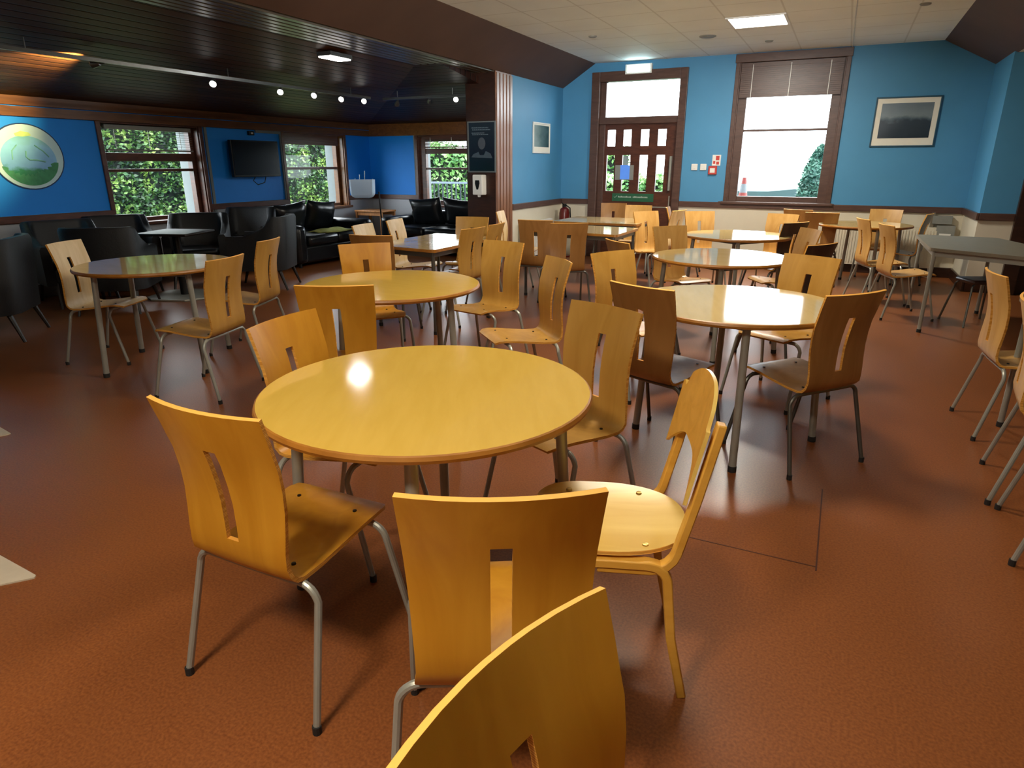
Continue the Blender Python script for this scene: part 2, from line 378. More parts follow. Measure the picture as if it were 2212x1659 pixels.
# ceilings
bm = BM(); box(bm, -3.68, .86, -4, FW, ZC, ZC+.1); struct(obj('ceiling', bm, 'ceil', smooth=False))
bm = BM()
prism(bm, [(-3.68, 2.9), (-4.2, 2.575), (-4.2, 2.62), (-3.68, 2.96)], -4, FW, tf=lambda x, z, y: (x, y, z))
struct(obj('ceiling_soffit_left', bm, 'soffit', smooth=False))
bm = BM()
prism(bm, [(.86, 2.9), (1.47, 2.58), (1.47, 2.64), (.86, 2.96)], -4, FW, tf=lambda x, z, y: (x, y, z))
struct(obj('ceiling_soffit_right', bm, 'soffit', smooth=False))
bm = BM(); box(bm, 1.47, 5, -4, 9.36, 2.58, 2.7); struct(obj('ceiling_right', bm, 'ceil', smooth=False))
bm = BM(); box(bm, -4.8, -4.2, -4, FW, 2.585, 2.66)
for k in range(6): box(bm, -4.79+k*.098, -4.79+k*.098+.07, -4, FW-.1, 2.56, 2.585)
struct(obj('ceiling_slatted', bm, 'slat', smooth=False, bevel=.004))
# lounge sloping ceiling (left slope, then front slope, meeting in a hip)
HX, HY = -4.8, FW-(HXD := (-4.8-LW))
def slab(name, pts, mat):
    bm = BM(); a = [bm.verts.new(p) for p in pts]; b = [bm.verts.new((p[0], p[1], p[2]+.08)) for p in pts]; n = len(pts)
    bm.faces.new(a); bm.faces.new(b[::-1])
    for k in range(n): bm.faces.new((a[k], b[k], b[(k+1) % n], a[(k+1) % n]))
    return struct(obj(name, bm, mat, smooth=False))
slab('ceiling_lounge', [(LW, -4, 2.13), (HX, -4, 2.56), (HX, HY, 2.56), (LW, FW, 2.13)], 'plank_y')
slab('ceiling_lounge_front', [(LW, FW, 2.13), (HX, HY, 2.56), (-4.45, HY, 2.56), (-4.45, FW, 2.13)], 'plank_x')
# header boards
bm = BM(); box(bm, LW, LW+.03, -4, FW, 2.04, 2.14); box(bm, LW, LW+.035, -4, FW, 1.93, 2.03); struct(obj('trim_3', bm, 'header', smooth=False, bevel=.004))
bm = BM(); box(bm, LW+.035, -4.65, FW-.03, FW, 1.93, 2.14); struct(obj('trim_4', bm, 'header', smooth=False, bevel=.004))
# dado rails + skirting
def rail_y(name, x, y0, y1, z0, z1, t, mat, sgn=1):
    bm = BM(); box(bm, min(x, x+sgn*t), max(x, x+sgn*t), y0, y1, z0, z1); return struct(obj(name, bm, mat, smooth=False, bevel=.006))
def rail_x(name, y, x0, x1, z0, z1, t, mat):
    bm = BM(); box(bm, x0, x1, y-t, y, z0, z1); return struct(obj(name, bm, mat, smooth=False, bevel=.006))
rail_y('trim_5', LW, -4, W1[0], .83, DZ, .03, 'trimwood'); rail_y('trim_6', LW, W1[1], W2[0], .83, DZ, .03, 'trimwood'); rail_y('trim_7', LW, W2[1], FW, .83, DZ, .03, 'trimwood')
rail_x('trim_8', FW, LW+.03, W3[0], .83, DZ, .03, 'trimwood'); rail_x('trim_9', FW, W3[1], -4.45, .83, DZ, .03, 'trimwood')
rail_y('trim_10', -4.2, 8.6, FW, .83, DZ, .03, 'trimwood_main')
rail_x('trim_11', FW, -4.17, DOOR[0], .83, DZ, .03, 'trimwood_main'); rail_x('trim_12', FW, DOOR[1], -1.66, .83, DZ, .03, 'trimwood_main')
rail_x('trim_13', FW, -.1, 1.44, .83, DZ, .03, 'trimwood_main'); rail_y('trim_14', 1.44, 9.33, FW-.03, .83, DZ, .03, 'trimwood_main', -1); rail_x('trim_15', 9.36, 1.44, 1.78, .83, DZ, .03, 'trimwood_main')
rail_y('baseboard_left', LW, -4, FW, 0, .15, .025, 'column'); rail_x('baseboard_lounge', FW, LW+.03, -4.45, 0, .15, .025, 'column')
rail_x('baseboard_front', FW, DOOR[1], 1.44, 0, .13, .025, 'column'); rail_y('baseboard_partition', -4.2, 8.6, FW, 0, .13, .025, 'column')
rail_y('baseboard_pier', 1.44, 9.33, FW-.03, 0, .13, .025, 'column', -1); rail_x('baseboard_right', 9.36, 1.44, 1.78, 0, .13, .025, 'column')
# pale bead round the screen recess between the two lounge windows
bm = BM(); box(bm, LW, LW+.02, 8.2, 8.28, .91, 1.93); box(bm, LW, LW+.02, 7.72, 8.2, 1.89, 1.93); struct(obj('trim_16', bm, 'white_paint', smooth=False))
bm = BM(); box(bm, LW, LW+.02, 6.80, 6.84, .6, 1.93); struct(obj('trim_17', bm, 'white_paint', smooth=False))
bm = BM(); box(bm, W3[0]-.07, W3[0]-.04, FW-.02, FW, .6, 1.93); struct(obj('trim_18', bm, 'white_paint', smooth=False))

# ------------------------------------------------------------------ windows and door
def window(name, a0, a1, z0, z1, tf, wood_m, fr=.085, bars=(), depth0=.1, depth1=.19, sill=True, outer=.36):
    """a = along wall, d = depth into the wall (0 = inner face). tf(a,d,z)->xyz"""
    def bx(bm, A0, A1, d0, d1, Z0, Z1):
        p, q = tf(A0, d0, Z0), tf(A1, d1, Z1)
        box(bm, min(p[0], q[0]), max(p[0], q[0]), min(p[1], q[1]), max(p[1], q[1]), Z0, Z1)
    bm = BM()
    bx(bm, a0, a0+fr, depth0, depth1, z0, z1); bx(bm, a1-fr, a1, depth0, depth1, z0, z1)
    bx(bm, a0+fr, a1-fr, depth0, depth1, z1-fr*.7, z1); bx(bm, a0+fr, a1-fr, depth0, depth1, z0, z0+fr*.6)
    for zz, th in bars: bx(bm, a0+fr, a1-fr, depth0+.01, depth1-.01, zz-th/2, zz+th/2)
    # jamb lining + inner casing
    bx(bm, a0, a0+.02, 0, depth0, z0, z1); bx(bm, a1-.02, a1, 0, depth0, z0, z1); bx(bm, a0+.02, a1-.02, 0, depth0, z1-.02, z1)
    w = struct(obj(name, bm, wood_m, smooth=False, bevel=.004))
    bm = BM(); bx(bm, a0-.05, a0+.005, -.025, 0, z0, z1); bx(bm, a1-.005, a1+.05, -.025, 0, z0, z1); obj('window_casing', bm, wood_m, w, False, bevel=.005)
    bm = BM(); bx(bm, a0+fr, a1-fr, (depth0+depth1)/2, (depth0+depth1)/2+.004, z0+fr*.6, z1-fr*.7); g = obj('glass_pane', bm, 'glass', w, False)
    if sill:
        bm = BM(); bx(bm, a0-.08, a1+.08, -.06, depth0, z0-.035, z0+.005); obj('window_sill', bm, wood_m, w, False, bevel=.008)
    bm = BM()   # white outside reveal
    bx(bm, a0, a0+.03, depth1, outer, z0, z1); bx(bm, a1-.075, a1, depth1, outer, z0, z1); bx(bm, a0, a1, depth1, outer, z0-.0, z0+.02)
    obj('outer_reveal', bm, 'white_paint', w, False)
    return w
tl = lambda a, d, z: (LW-d, a, z)
tf_ = lambda a, d, z: (a, FW+d, z)
window('window_1', W1[0], W1[1], .74, 1.93, tl, 'trimwood', bars=((1.53, .10), (1.37, .035)))
window('window_2', W2[0], W2[1], .74, 1.93, tl, 'header', bars=((1.38, .04),))
window('window_3', W3[0], W3[1], .74, 1.93, tf_, 'trimwood', fr=.14, bars=((1.665, .09), (1.37, .035)), depth0=.04, depth1=.12)
wm = window('window_4', WM[0], WM[1], .92, 2.80, tf_, 'trimwood_main', fr=.13, bars=((1.9, .03),), depth0=.03, depth1=.11, outer=.3)
bm = BM(); box(bm, WM[0]-.12, WM[1]+.1, FW-.03, FW, .83, .92); obj('window_apron', bm, 'trimwood_main', wm, False, bevel=.006)
bm = BM(); box(bm, WM[0]-.06, WM[1]+.06, FW-.04, FW, 2.78, 2.89); obj('window_head', bm, 'trimwood_main', wm, False, bevel=.006)
# venetian blinds
def blind(x0, x1, y, z0, z1, n, label, mat, tf=lambda x, y, z: (x, y, z), grp=None, name='venetian_blind', tilt=.5):
    def bx(bm, X0, X1, Y0, Y1, Z0, Z1):
        p, q = tf(X0, Y0, Z0), tf(X1, Y1, Z1); box(bm, min(p[0], q[0]), max(p[0], q[0]), min(p[1], q[1]), max(p[1], q[1]), Z0, Z1)
    e = empty(name, tf((x0+x1)/2, y, z0)); inv = Matrix.Translation(e.location).inverted()
    bpy.context.view_layer.update()
    def fin(nm, bm, m):
        bmesh.ops.transform(bm, matrix=inv, verts=bm.verts); return obj(nm, bm, m, e, False)
    bm = BM(); bx(bm, x0, x1, y-.03, y+.02, z1-.05, z1); fin('head_rail', bm, mat)
    bm = BM(); bx(bm, x0, x1, y-.025, y+.02, z0, z0+.02); fin('bottom_rail', bm, mat)
    bm = BM(); s = (z1-.05-z0-.02)/n
    for k in range(n):
        zz = z0+.02+s*(k+.5); bx(bm, x0, x1, y-.022, y+.018, zz-s*.5*tilt, zz+s*.5*tilt)
    fin('slats', bm, mat)
    for q in (.12, .5, .88):
        bm = BM(); xx = x0+(x1-x0)*q; bx(bm, xx-.004, xx+.004, y-.032, y-.028, z0, z1-.02); fin('lift_cord', bm, 'white')
    tag(e, label, 'blind', grp); return e
blind(WM[0]+.03, WM[1]-.03, FW-.01, 2.33, 2.77, 15, 'brown slatted blind pulled up over the tall window right of the door', 'trimwood_main', tilt=.93)
blind(W1[0]+.09, W1[1]-.09, -.06, 1.60, 1.9, 8, 'thin open slatted blind across the top light of the large lounge window', 'greyplastic', tf=lambda x, y, z: (LW+y, x, z), tilt=.08)
blind(W2[0]+.06, W2[1]-.1, -.05, 1.75, 1.92, 6, 'brown slatted blind drawn up over the window beside the television', 'header', tf=lambda x, y, z: (LW+y, x, z), tilt=.9)
blind(W3[0]+.14, W3[1]-.14, FW+.02, 1.72, 1.91, 5, 'half open dark slatted blind over the window beside the wooden column', 'trimwood', tilt=.3)
# front door
bm = BM()
X0, X1 = DOOR
box(bm, X0, X0+.13, FW-.05, FW+.1, 0, 2.77); box(bm, X1-.11, X1, FW-.05, FW+.1, 0, 2.77); box(bm, X0+.13, X1-.11, FW-.05, FW+.1, 2.63, 2.77)
box(bm, X0+.13, X1-.11, FW-.02, FW+.1, 2.03, 2.13)
box(bm, X0+.13, X0+.22, FW+.02, FW+.1, 0, 2.63); 
d1 = struct(obj('door_1', bm, 'trimwood_main', smooth=False, bevel=.006))
bm = BM()
dx0, dx1 = X0+.22, X1-.11
cols = [-3.385, -3.13, -2.855, -2.59]; hw = .063
def door_cells():
    holes = []
    for c in cols: holes += [(c-hw, c+hw, 1.71, 1.95), (c-hw, c+hw, 1.04, 1.58)]
    return holes
wall_holes(bm, dx0, dx1, .01, 2.03, door_cells(), 0, lambda a, b, c, d, m: box(bm, a, b, FW+.04, FW+.085, c, d, 0))
leaf = obj('door_leaf', bm, 'trimwood', d1, False)
bm = BM(); box(bm, dx0+.05, dx1-.05, FW+.06, FW+.064, 1.02, 1.97); obj('glass_pane', bm, 'glass', d1, False)
bm = BM(); box(bm, X0+.22, X1-.11, FW+.055, FW+.06, 2.13, 2.63); obj('transom_glass', bm, 'glass', d1, False)
bm = BM(); box(bm, X0+.16, X1-.16, FW+.03, FW+.04, .80, .815); box(bm, X0+.17, X0+.185, FW+.03, FW+.04, .815, .93); box(bm, X1-.175, X1-.16, FW+.03, FW+.04, .815, .98); obj('kick_strip', bm, 'steel', d1, False)
bm = BM(); box(bm, dx1-.08, dx1-.05, FW-.02, FW+.04, 1.06, 1.56); obj('pull_handle', bm, 'steel', d1, False, bevel=.005)
# items on the door
e = empty('door_notice', (-3.13, FW+.035, 1.32))
bm = BM(); box(bm, -.17, .13, -.002, .002, -.11, .11); obj('backing_sheet', bm, 'greyplastic', e, False)
bm = BM(); box(bm, -.085, .065, -.006, -.003, -.10, .11); obj('notice_sheet', bm, 'bluepaper_glow', e, False)
tag(e, 'blue notice sheet taped over the glass slots of the front door', 'notice')
e = empty('door_sign', (-3.0, FW+.035, .955))
bm = BM(); box(bm, -.33, .34, -.002, .002, -.07, .05); obj('sign_plate', bm, 'green', e, False)
bm = BM()
x = -.23
tick = [(-.30, -.003), (-.28, -.015), (-.25, .015)]
for a, b in zip(tick, tick[1:]): tube(bm, [(a[0], -.004, a[1]), (b[0], -.004, b[1])], .003, 6)
obj('tick_mark', bm, 'palegreen', e, False)
for w0, w1 in ((-.23, -.02), (.01, .25)):
    bm = BM(); box(bm, w0, w1, -.0045, -.003, -.012, -.008); x = w0
    while x < w1: box(bm, x, x+.014, -.005, -.003, -.012, random.choice((.006, .012))); x += .022
    obj('word', bm, 'palegreen', e, False)

tag(e, 'green strip sign with pale lettering low on the front door', 'sign')
e = empty('exit_sign', (-2.985, FW-.04, 2.79))
bm = BM(); box(bm, -.2, .2, -.03, .04, -.075, .06); obj('housing', bm, 'white', e, False, bevel=.006)
bm = BM(); box(bm, -.17, .17, -.036, -.031, -.05, .045); obj('lit_face', bm, 'exitglow', e, False)
tag(e, 'glowing white exit light box above the front door', 'exit sign')
# light switches and fire call sign
for k, x in enumerate((-2.06, -1.93)):
    e = empty('light_switch', (x, FW-.012, 1.405))
    bm = BM(); box(bm, -.045, .045, -.01, .012, -.045, .045); obj('switch_plate', bm, 'white', e, False, bevel=.004)
    bm = BM(); box(bm, -.012, .012, -.016, -.01, -.018, .018); obj('rocker', bm, 'white', e, False, bevel=.002)
    tag(e, ('square white wall switch nearest the front door frame', 'square white wall switch between its twin and the red fire sign')[k], 'switch', 'wall switches')
e = empty('fire_call_point', (-1.79, FW-.02, 1.36))
bm = BM(); box(bm, -.06, .06, -.02, .02, -.06, .06); obj('call_box', bm, 'red2', e, False, bevel=.005)
bm = BM(); box(bm, -.035, .035, -.025, -.021, -.035, .03); obj('break_glass', bm, 'white', e, False)
tag(e, 'red fire call point on the blue wall left of the tall window', 'call point')
e = empty('fire_sign', (-1.75, FW-.004, 1.5))
bm = BM(); box(bm, -.06, .06, -.003, .003, -.075, .075); obj('sign_board', bm, 'white', e, False)
bm = BM(); box(bm, -.01, .04, -.006, -.003, -.0, .06); box(bm, -.045, -.015, -.006, -.003, -.05, -.01); box(bm, .0, .04, -.006, -.003, -.06, -.02); obj('sign_symbols', bm, 'red2', e, False)
tag(e, 'white and red fire notice just above the call point', 'sign')
# cable conduit beside tall window
e = empty('cable_conduit', (-.165, FW, 2.9))
bm = BM(); tube(bm, [(0, -.012, 0), (0, -.012, -1.99)], .008, 8); obj('wall_run', bm, 'white', e)
bm = BM(); tube(bm, [(0, -.012, -.008), (.02, -2.5, -.008), (.04, -5, -.008)], .006, 8); obj('ceiling_run', bm, 'white', e)
tag(e, 'thin white cable running down the wall beside the tall window', 'cable')
# framed pictures
def picture(label, loc, w, h, frame, mat_w, art, rz=0, tilt=0, mb=None, name='framed_picture', matm='paper', fw=.018):
    e = empty(name, loc, rz)
    e.rotation_euler = (0, tilt, rz)
    mb = mat_w if mb is None else mb
    bm = BM(); t = fw
    box(bm, -w/2, w/2, -.02, 0, -h/2, -h/2+t); box(bm, -w/2, w/2, -.02, 0, h/2-t, h/2); box(bm, -w/2, -w/2+t, -.02, 0, -h/2+t, h/2-t); box(bm, w/2-t, w/2, -.02, 0, -h/2+t, h/2-t)
    obj('frame', bm, frame, e, False, bevel=.003)
    bm = BM(); box(bm, -w/2+t, w/2-t, -.012, -.004, -h/2+t, h/2-t); obj('mount', bm, matm, e, False)
    bm = BM(); box(bm, -w/2+t+mat_w, w/2-t-mat_w, -.014, -.012, -h/2+t+mb, h/2-t-mat_w); obj('print', bm, art, e, False)
    tag(e, label, 'picture'); return e
picture('large framed misty landscape print on the blue wall right of the tall window', (.585, FW-.001, 1.965), .74, .61, 'frame_dark', .06, 'pic_land', mb=.09)
picture('small upright framed picture on the short blue wall beside the column', (-4.2+.001, 9.6, 1.815), .63, .43, 'white', .01, 'pic_tall', rz=PI/2, mb=.06) if False else None
e = picture('small upright framed picture on the short blue wall beside the column', (-4.199, 9.6, 1.815), .62, .43, 'white', .02, 'pic_tall', rz=PI/2, mb=.07, fw=.02)
# column poster and soap dispenser
e = empty('framed_poster', (-4.41, 8.135, 1.66))
bm = BM(); w, h, t = .42, .64, .016
box(bm, -w/2, w/2, -.02, 0, -h/2, -h/2+t); box(bm, -w/2, w/2, -.02, 0, h/2-t, h/2); box(bm, -w/2, -w/2+t, -.02, 0, -h/2+t, h/2-t); box(bm, w/2-t, w/2, -.02, 0, -h/2+t, h/2-t)
obj('frame', bm, 'frame_grey', e, False)
bm = BM(); box(bm, -w/2+t, w/2-t, -.01, -.002, -h/2+t, h/2-t); obj('poster_sheet', bm, 'poster', e, False)
for k, (zz, x0, x1) in enumerate(((.24, -.15, .10), (.215, -.14, .13), (.175, -.15, .04), (.155, -.14, .1))): 
    bm = BM(); box(bm, x0, x1, -.0115, -.0105, zz-.006, zz-.003)
    x = x0
    while x < x1:
        wd = random.uniform(.012, .03); box(bm, x, min(x1, x+wd), -.012, -.0105, zz-.006, zz+.006); x += wd+.008
    obj('text_line', bm, 'poster_text', e, False)
bm = BM()
prism(bm, [(.0+.055*math.cos(2*PI*k/20), .045+.075*math.sin(2*PI*k/20)) for k in range(20)], -.012, -.011, tf=lambda x, z, y: (x, y, z))
obj('portrait_head', bm, plain('poster_face', srgb(74, 80, 88), .4), e, False)
bm = BM()
prism(bm, [(-.16, -.13), (-.13, -.09), (-.05, -.06), (-.03, -.10), (.03, -.10), (.06, -.05), (.13, -.08), (.16, -.14)], -.0125, -.0115, tf=lambda x, z, y: (x, y, z))
obj('portrait_shoulders', bm, plain('poster_shirt', srgb(66, 80, 92), .4), e, False)
tag(e, 'dark framed poster with a portrait on the wooden column', 'poster')
e = empty('soap_dispenser', (-4.44, 8.14, 1.18))
bm = BM(); prism(bm, [(-.09, 0), (-.075, -.10), (.075, -.10), (.09, 0)], -.13, .13); obj('dispenser_body', bm, 'white', e, False, bevel=.012)
bm = BM(); prism(bm, [(-.03, .06), (.03, .06), (.035, .02), (.012, -.06), (-.012, -.06), (-.035, .02)], -.104, -.1, tf=lambda x, z, y: (x, y, z)); obj('sight_window', bm, 'black', e, False)
bm = BM(); lathe(bm, [(0, -.16), (.02, -.16), (.025, -.13), (0, -.13)], 12, cx=0, cy=-.05); obj('nozzle', bm, 'white', e)
tag(e, 'white hand sanitiser dispenser on the column below the poster', 'dispenser')
# television
e = empty('television', (LW, 7.56, 1.52))
bm = BM(); box(bm, .09, .15, -.45, .45, -.255, .255); obj('casing', bm, 'black', e, False, bevel=.008)
bm = BM(); box(bm, .151, .154, -.43, .43, -.225, .235); obj('screen', bm, 'screen', e, False)
bm = BM(); box(bm, 0, .09, -.1, .1, -.1, .1); obj('wall_bracket', bm, 'black', e, False)
bm = BM(); tube(bm, [(.03, .05, -.25), (.03, .0, -.31), (.03, .08, -.37), (.03, .22, -.34), (.03, .27, -.22)], .006, 6); obj('cable', bm, 'black', e)
tag(e, 'black wall mounted television on the blue lounge wall', 'television')
e = empty('wall_sensor', (LW, 7.62, 1.88))
bm = BM(); box(bm, 0, .05, -.05, .05, -.03, .03); obj('sensor_body', bm, 'black', e, False, bevel=.008)
bm = BM(); box(bm, .05, .053, -.02, .02, -.012, .012); obj('sensor_lens', bm, 'white', e, False)
tag(e, 'small dark sensor box just above the television', 'sensor')
# oval mural
e = empty('oval_mural', (LW+.004, 4.47, 1.52))
def ov(sy, sz, sh=.10, n=40, dy=0, dz=0): # squarish slanted oval
    return [(dy+sy*math.cos(2*PI*k/n)*(1+.0*k), dz+sz*math.sin(2*PI*k/n)+0*sh) for k in range(n)]
tfm = lambda y, z, x: (x, y, z)
bm = BM(); prism(bm, ov(.375, .345), 0, .004, tf=tfm); obj('outline', bm, 'mural_rim', e, False)
bm = BM(); prism(bm, ov(.362, .332), .004, .007, tf=tfm); obj('pale_border', bm, 'mural_bg', e, False)
bm = BM(); prism(bm, ov(.285, .245, dy=.0, dz=-.03), .007, .009, tf=tfm); obj('painted_disc', bm, 'mural', e, False)
bm = BM(); prism(bm, [(-.10, .235), (-.03, .262), (.05, .25), (.07, .22), (-.02, .205), (-.09, .21)], .009, .0105, tf=tfm); obj('painted_sun', bm, 'mural_yellow', e, False)
bm = BM()
pts = []
for k in range(25):
    a = R(195+k*6.6); rr = .30; pts.append((rr*math.cos(a), -.03+.27*math.sin(a)))
ins = []
for k in range(25):
    a = R(195+k*6.6); rr = .29-.10*math.sin(PI*k/24)-(.03 if k % 2 else 0)+(.0 if k < 14 else -.03); ins.append((rr*math.cos(a), -.03+.9*rr*math.sin(a)))
for k in range(24):
    q = [pts[k], pts[k+1], ins[k+1], ins[k]]
    prism(bm, q, .009, .0105, tf=tfm)
obj('painted_hills', bm, 'mural_green', e, False)
bm = BM(); tube(bm, [(.011, -.02, .06), (.011, -.03, .0), (.011, .0, -.03), (.011, .08, -.035), (.011, .16, -.05)], .008, 6)
tube(bm, [(.011, .08, .12), (.011, .16, .06), (.011, .21, -.0)], .007, 6); tube(bm, [(.011, -.1, .12), (.011, -.16, .06), (.011, -.17, -.03)], .006, 6)
obj('painted_strokes', bm, 'mural_teal', e)
tag(e, 'round painted mural in pale blue and green on the lounge wall', 'mural')
# ------------------------------------------------------------------ ceiling fixtures
def panel(x, y, label):
    e = empty('ceiling_light', (x, y, ZC))
    bm = BM()
    for a in (-1, 1):
        box(bm, *sorted((a*.30, a*.275)), -.3, .3, -.012, 0); box(bm, -.275, .275, *sorted((a*.30, a*.275)), -.012, 0)
    obj('frame', bm, 'white', e, False)
    bm = BM(); box(bm, -.275, .275, -.275, .275, -.008, -.001); obj('diffuser', bm, 'panelglow', e, False)
    tag(e, label, 'ceiling light', 'square ceiling light panels')
    return e
panel(-1.08, 8.24, 'glowing square light panel in the white tiled ceiling')
for (x, y, l) in ((-1.08, 3.6, 'added square ceiling panel, out of view over the middle of the dining room'), (-1.08, -.6, 'added square ceiling panel, out of view over the near end of the dining room')): panel(x, y, l)  # both panels added out of view to brighten the foreground
for (x, y, r, l) in ((-1.73, 8.9, .10, 'round grey speaker grille in the ceiling'), (-2.97, 8.3, .05, 'small round ceiling fitting nearest the left soffit'), (-1.1, 9.55, .05, 'small round ceiling fitting close to the tall window'), (.45, 8.1, .05, 'small round ceiling fitting beside the right soffit')):
    e = empty('ceiling_disc', (x, y, ZC))
    bm = BM(); lathe(bm, [(0, -.015), (r*.8, -.014), (r, -.006), (r, 0), (0, 0)], 24); obj('disc_cover', bm, 'greyplastic', e)
    bm = BM(); lathe(bm, [(0, -.018), (r*.45, -.017), (r*.5, -.012), (0, -.012)], 20); obj('centre_cap', bm, 'greyplastic', e)
    tag(e, l, 'ceiling fitting')
# spot tracks
def planez(x, y): return min(2.13+.1323*(x-LW), 2.13+.1323*(FW-y), 2.56)
e = empty('light_track', (-6.02, 5.5, 0))
zt = planez(-6.02, 5)-.10
bm = BM(); box(bm, -.015, .015, -2.6, 2.4, zt-.01, zt+.02); obj('track_rail', bm, 'lampbody', e, False)
for yy in (-2.0, 0, 2.0):
    bm = BM(); tube(bm, [(0, yy, zt+.015), (0, yy, zt+.11)], .006, 8); obj('hanger', bm, 'lampbody', e)
tag(e, 'long spotlight track along the sloping lounge ceiling', 'light track')
zt2 = planez(-5.4, 8.28)-.10
e = empty('light_track', (-5.38, 8.28, 0))
bm = BM(); box(bm, -.70, .68, -.015, .015, zt2-.01, zt2+.02); obj('track_rail', bm, 'lampbody', e, False)
for xx in (-.45, .45):
    bm = BM(); tube(bm, [(xx, 0, zt2+.015), (xx, 0, zt2+.11)], .006, 8); obj('hanger', bm, 'lampbody', e)
tag(e, 'short spotlight track across the lounge near the column', 'light track')
def spot_head():
    e = empty('spotlight', (0, 0, 0))
    bm = BM(); tube(bm, [(0, 0, 0), (0, 0, -.05)], .008, 8); obj('stem', bm, 'lampbody', e)
    bm = BM(); lathe(bm, [(0, -.045), (.02, -.05), (.038, -.12), (.034, -.125), (.02, -.07), (0, -.07)], 16); obj('lamp_shade', bm, 'lampbody', e)
    bm = BM(); lathe(bm, [(0, -.118), (.03, -.118), (.022, -.08), (0, -.08)], 16); obj('bulb', bm, 'brightlamp', e)
    return e
SP = spot_head(); scan(SP); firstsp = [True]
def place_spot(x, y, z, rx, ry, label, power, aim, col=(1, .95, .85), size=55):
    o = SP if firstsp[0] else copy_tree(SP); firstsp[0] = False
    o.location = (x, y, z)
    d = (Vector(aim)-Vector((x, y, z))).normalized()
    o.rotation_euler = (-d).to_track_quat('Z', 'Y').to_euler()
    tag(o, label, 'spotlight', 'track spotlights')
    l = bpy.data.lights.new('spot', 'SPOT'); l.energy = power; l.color = col; l.spot_size = R(size); l.spot_blend = .6; l.shadow_soft_size = .03
    lo = bpy.data.objects.new('track_spot_lamp', l); link(lo); lo.location = Vector((x, y, z))+d*.14; lo.rotation_euler = d.to_track_quat('-Z', 'Y').to_euler()
zz = zt-.01
T = [(3.25, (-8.0, 4.5, 1.65), 22, 'spotlight aimed at the round mural from off to the left', (1, .97, .92), 60),
     (4.15, (-7.3, 3.7, 2.24), 330, 'spotlight turned up at the sloping ceiling above the mural', (1, .80, .36), 80),
     (5.32, (-4.0, 2.5, 0), 2.5, 'lit spotlight second along the long track from the mural', (1, .93, .8), 60),
     (6.25, (-4.0, 3.5, 0.2), 3, 'lit spotlight third along the long track', (.9, .97, 1), 60),
     (6.85, (-4.6, 3.0, .4), 2, 'small dim spotlight midway along the long track', (1, .95, .85), 60),
     (7.35, (-4.5, 3.4, .2), 3, 'lit spotlight last but one on the long track', (.9, .97, 1), 60),
     (7.8, (-4.0, 3.8, .6), 6, 'brightest spotlight at the far end of the long track', (.9, .97, 1), 60)]
for y, aim, pw, lb, c, s in T: place_spot(-6.02, y, zz, 0, 0, lb, pw, aim, c, s)
for x, aim, pw, lb in ((-5.82, (-7.6, 9.9, 1.0), 6, 'spotlight turned away at the left end of the short track'), (-5.3, (-6.6, 10.4, 1.4), 6, 'middle spotlight of the short track'), (-4.86, (-3.2, 4.0, .4), 9, 'lit spotlight of the short track nearest the column')):
    place_spot(x, 8.28, zt2-.01, 0, 0, lb, pw, aim)
# lounge high-level light by the beam
e = empty('strip_light', (-4.95, 5.95, 2.49))
bm = BM(); box(bm, -.09, .09, -.17, .17, -.0, .04); obj('housing', bm, 'lampbody', e, False)
bm = BM(); box(bm, -.08, .08, -.155, .155, -.012, -.001); obj('diffuser', bm, 'brightlamp', e, False)
tag(e, 'bright rectangular lamp under the dark planked lounge ceiling', 'ceiling light')

# ================================================================== CHAIRS
SLOT = .021
def shell_bm(curve=.028):
    # v forward from top corner line, z height
    prof = [(0, .89), (.021, .82), (.033, .775), (.043, .74), (.051, .68), (.053, .62), (.049, .56), (.044, .51), (.043, .465), (.049, .437), (.066, .418), (.09, .411), (.16, .413), (.25, .424), (.34, .437), (.41, .443), (.445, .440), (.468, .428)]
    half = []
    for i, (v, z) in enumerate(prof):
        if z > .46 and i < 9: w = .173+.017*max(0, (z-.5)/.39)
        elif i < 14: w = .178
        elif i == 14: w = .18
        elif i == 15: w = .18
        elif i == 16: w = .174
        else: w = .155
        half.append(w)
    us = [-1, -.8, -.55, -.3, None, None, .3, .55, .8, 1]
    bm = BM(); g = []
    for i, ((v, z), w) in enumerate(zip(prof, half)):
        row = []
        for j, u in enumerate(us):
            x = (-SLOT if j == 4 else SLOT) if u is None else u*w
            c = curve*max(0, min(1, (z-.42)/.3)) if i < 10 else 0
            dy = -c*(1-(x/w)**2) if i < 10 else 0
            dz = 0 if i < 10 else (-.006*(1-(x/w)**2) if i < 15 else 0)
            row.append(bm.verts.new((x, v-.25+dy, z+dz)))
        g.append(row)
    for i in range(len(g)-1):
        for j in range(9):
            if j == 4 and 2 <= i < 7: continue
            bm.faces.new((g[i][j], g[i][j+1], g[i+1][j+1], g[i+1][j]))
    return bm
def es(o):
    m = o.modifiers.new('e', 'EDGE_SPLIT'); m.split_angle = R(45)
def shell_obj(parent, mat):
    bm = shell_bm(); o = obj('seat_shell', bm, [mat, 'ply_edge'], parent, angle=60)
    s = o.modifiers.new('s', 'SOLIDIFY'); s.thickness = .012; s.offset = 0; s.material_offset_rim = 1; s.use_even_offset = True; es(o)
    return o
def chair_leg(parent, sx, y0, yf, xf, zr, mat='steel'):
    r = .0105; bm = BM()
    p = [Vector((sx*.15, y0, zr))]
    p += arc((sx*.165, y0, zr-.055), (0, 0, 1), (sx, 0, 0), .055, 0, 80, 6)
    p += [Vector((sx*xf, yf, .012))]
    tube(bm, p, r, 10); l = obj('leg', bm, mat, parent)
    bm = BM(); tube(bm, [(sx*xf, yf, .025), (sx*xf, yf, 0)], .0125, 10); obj('rubber_foot', bm, 'rubber', l)
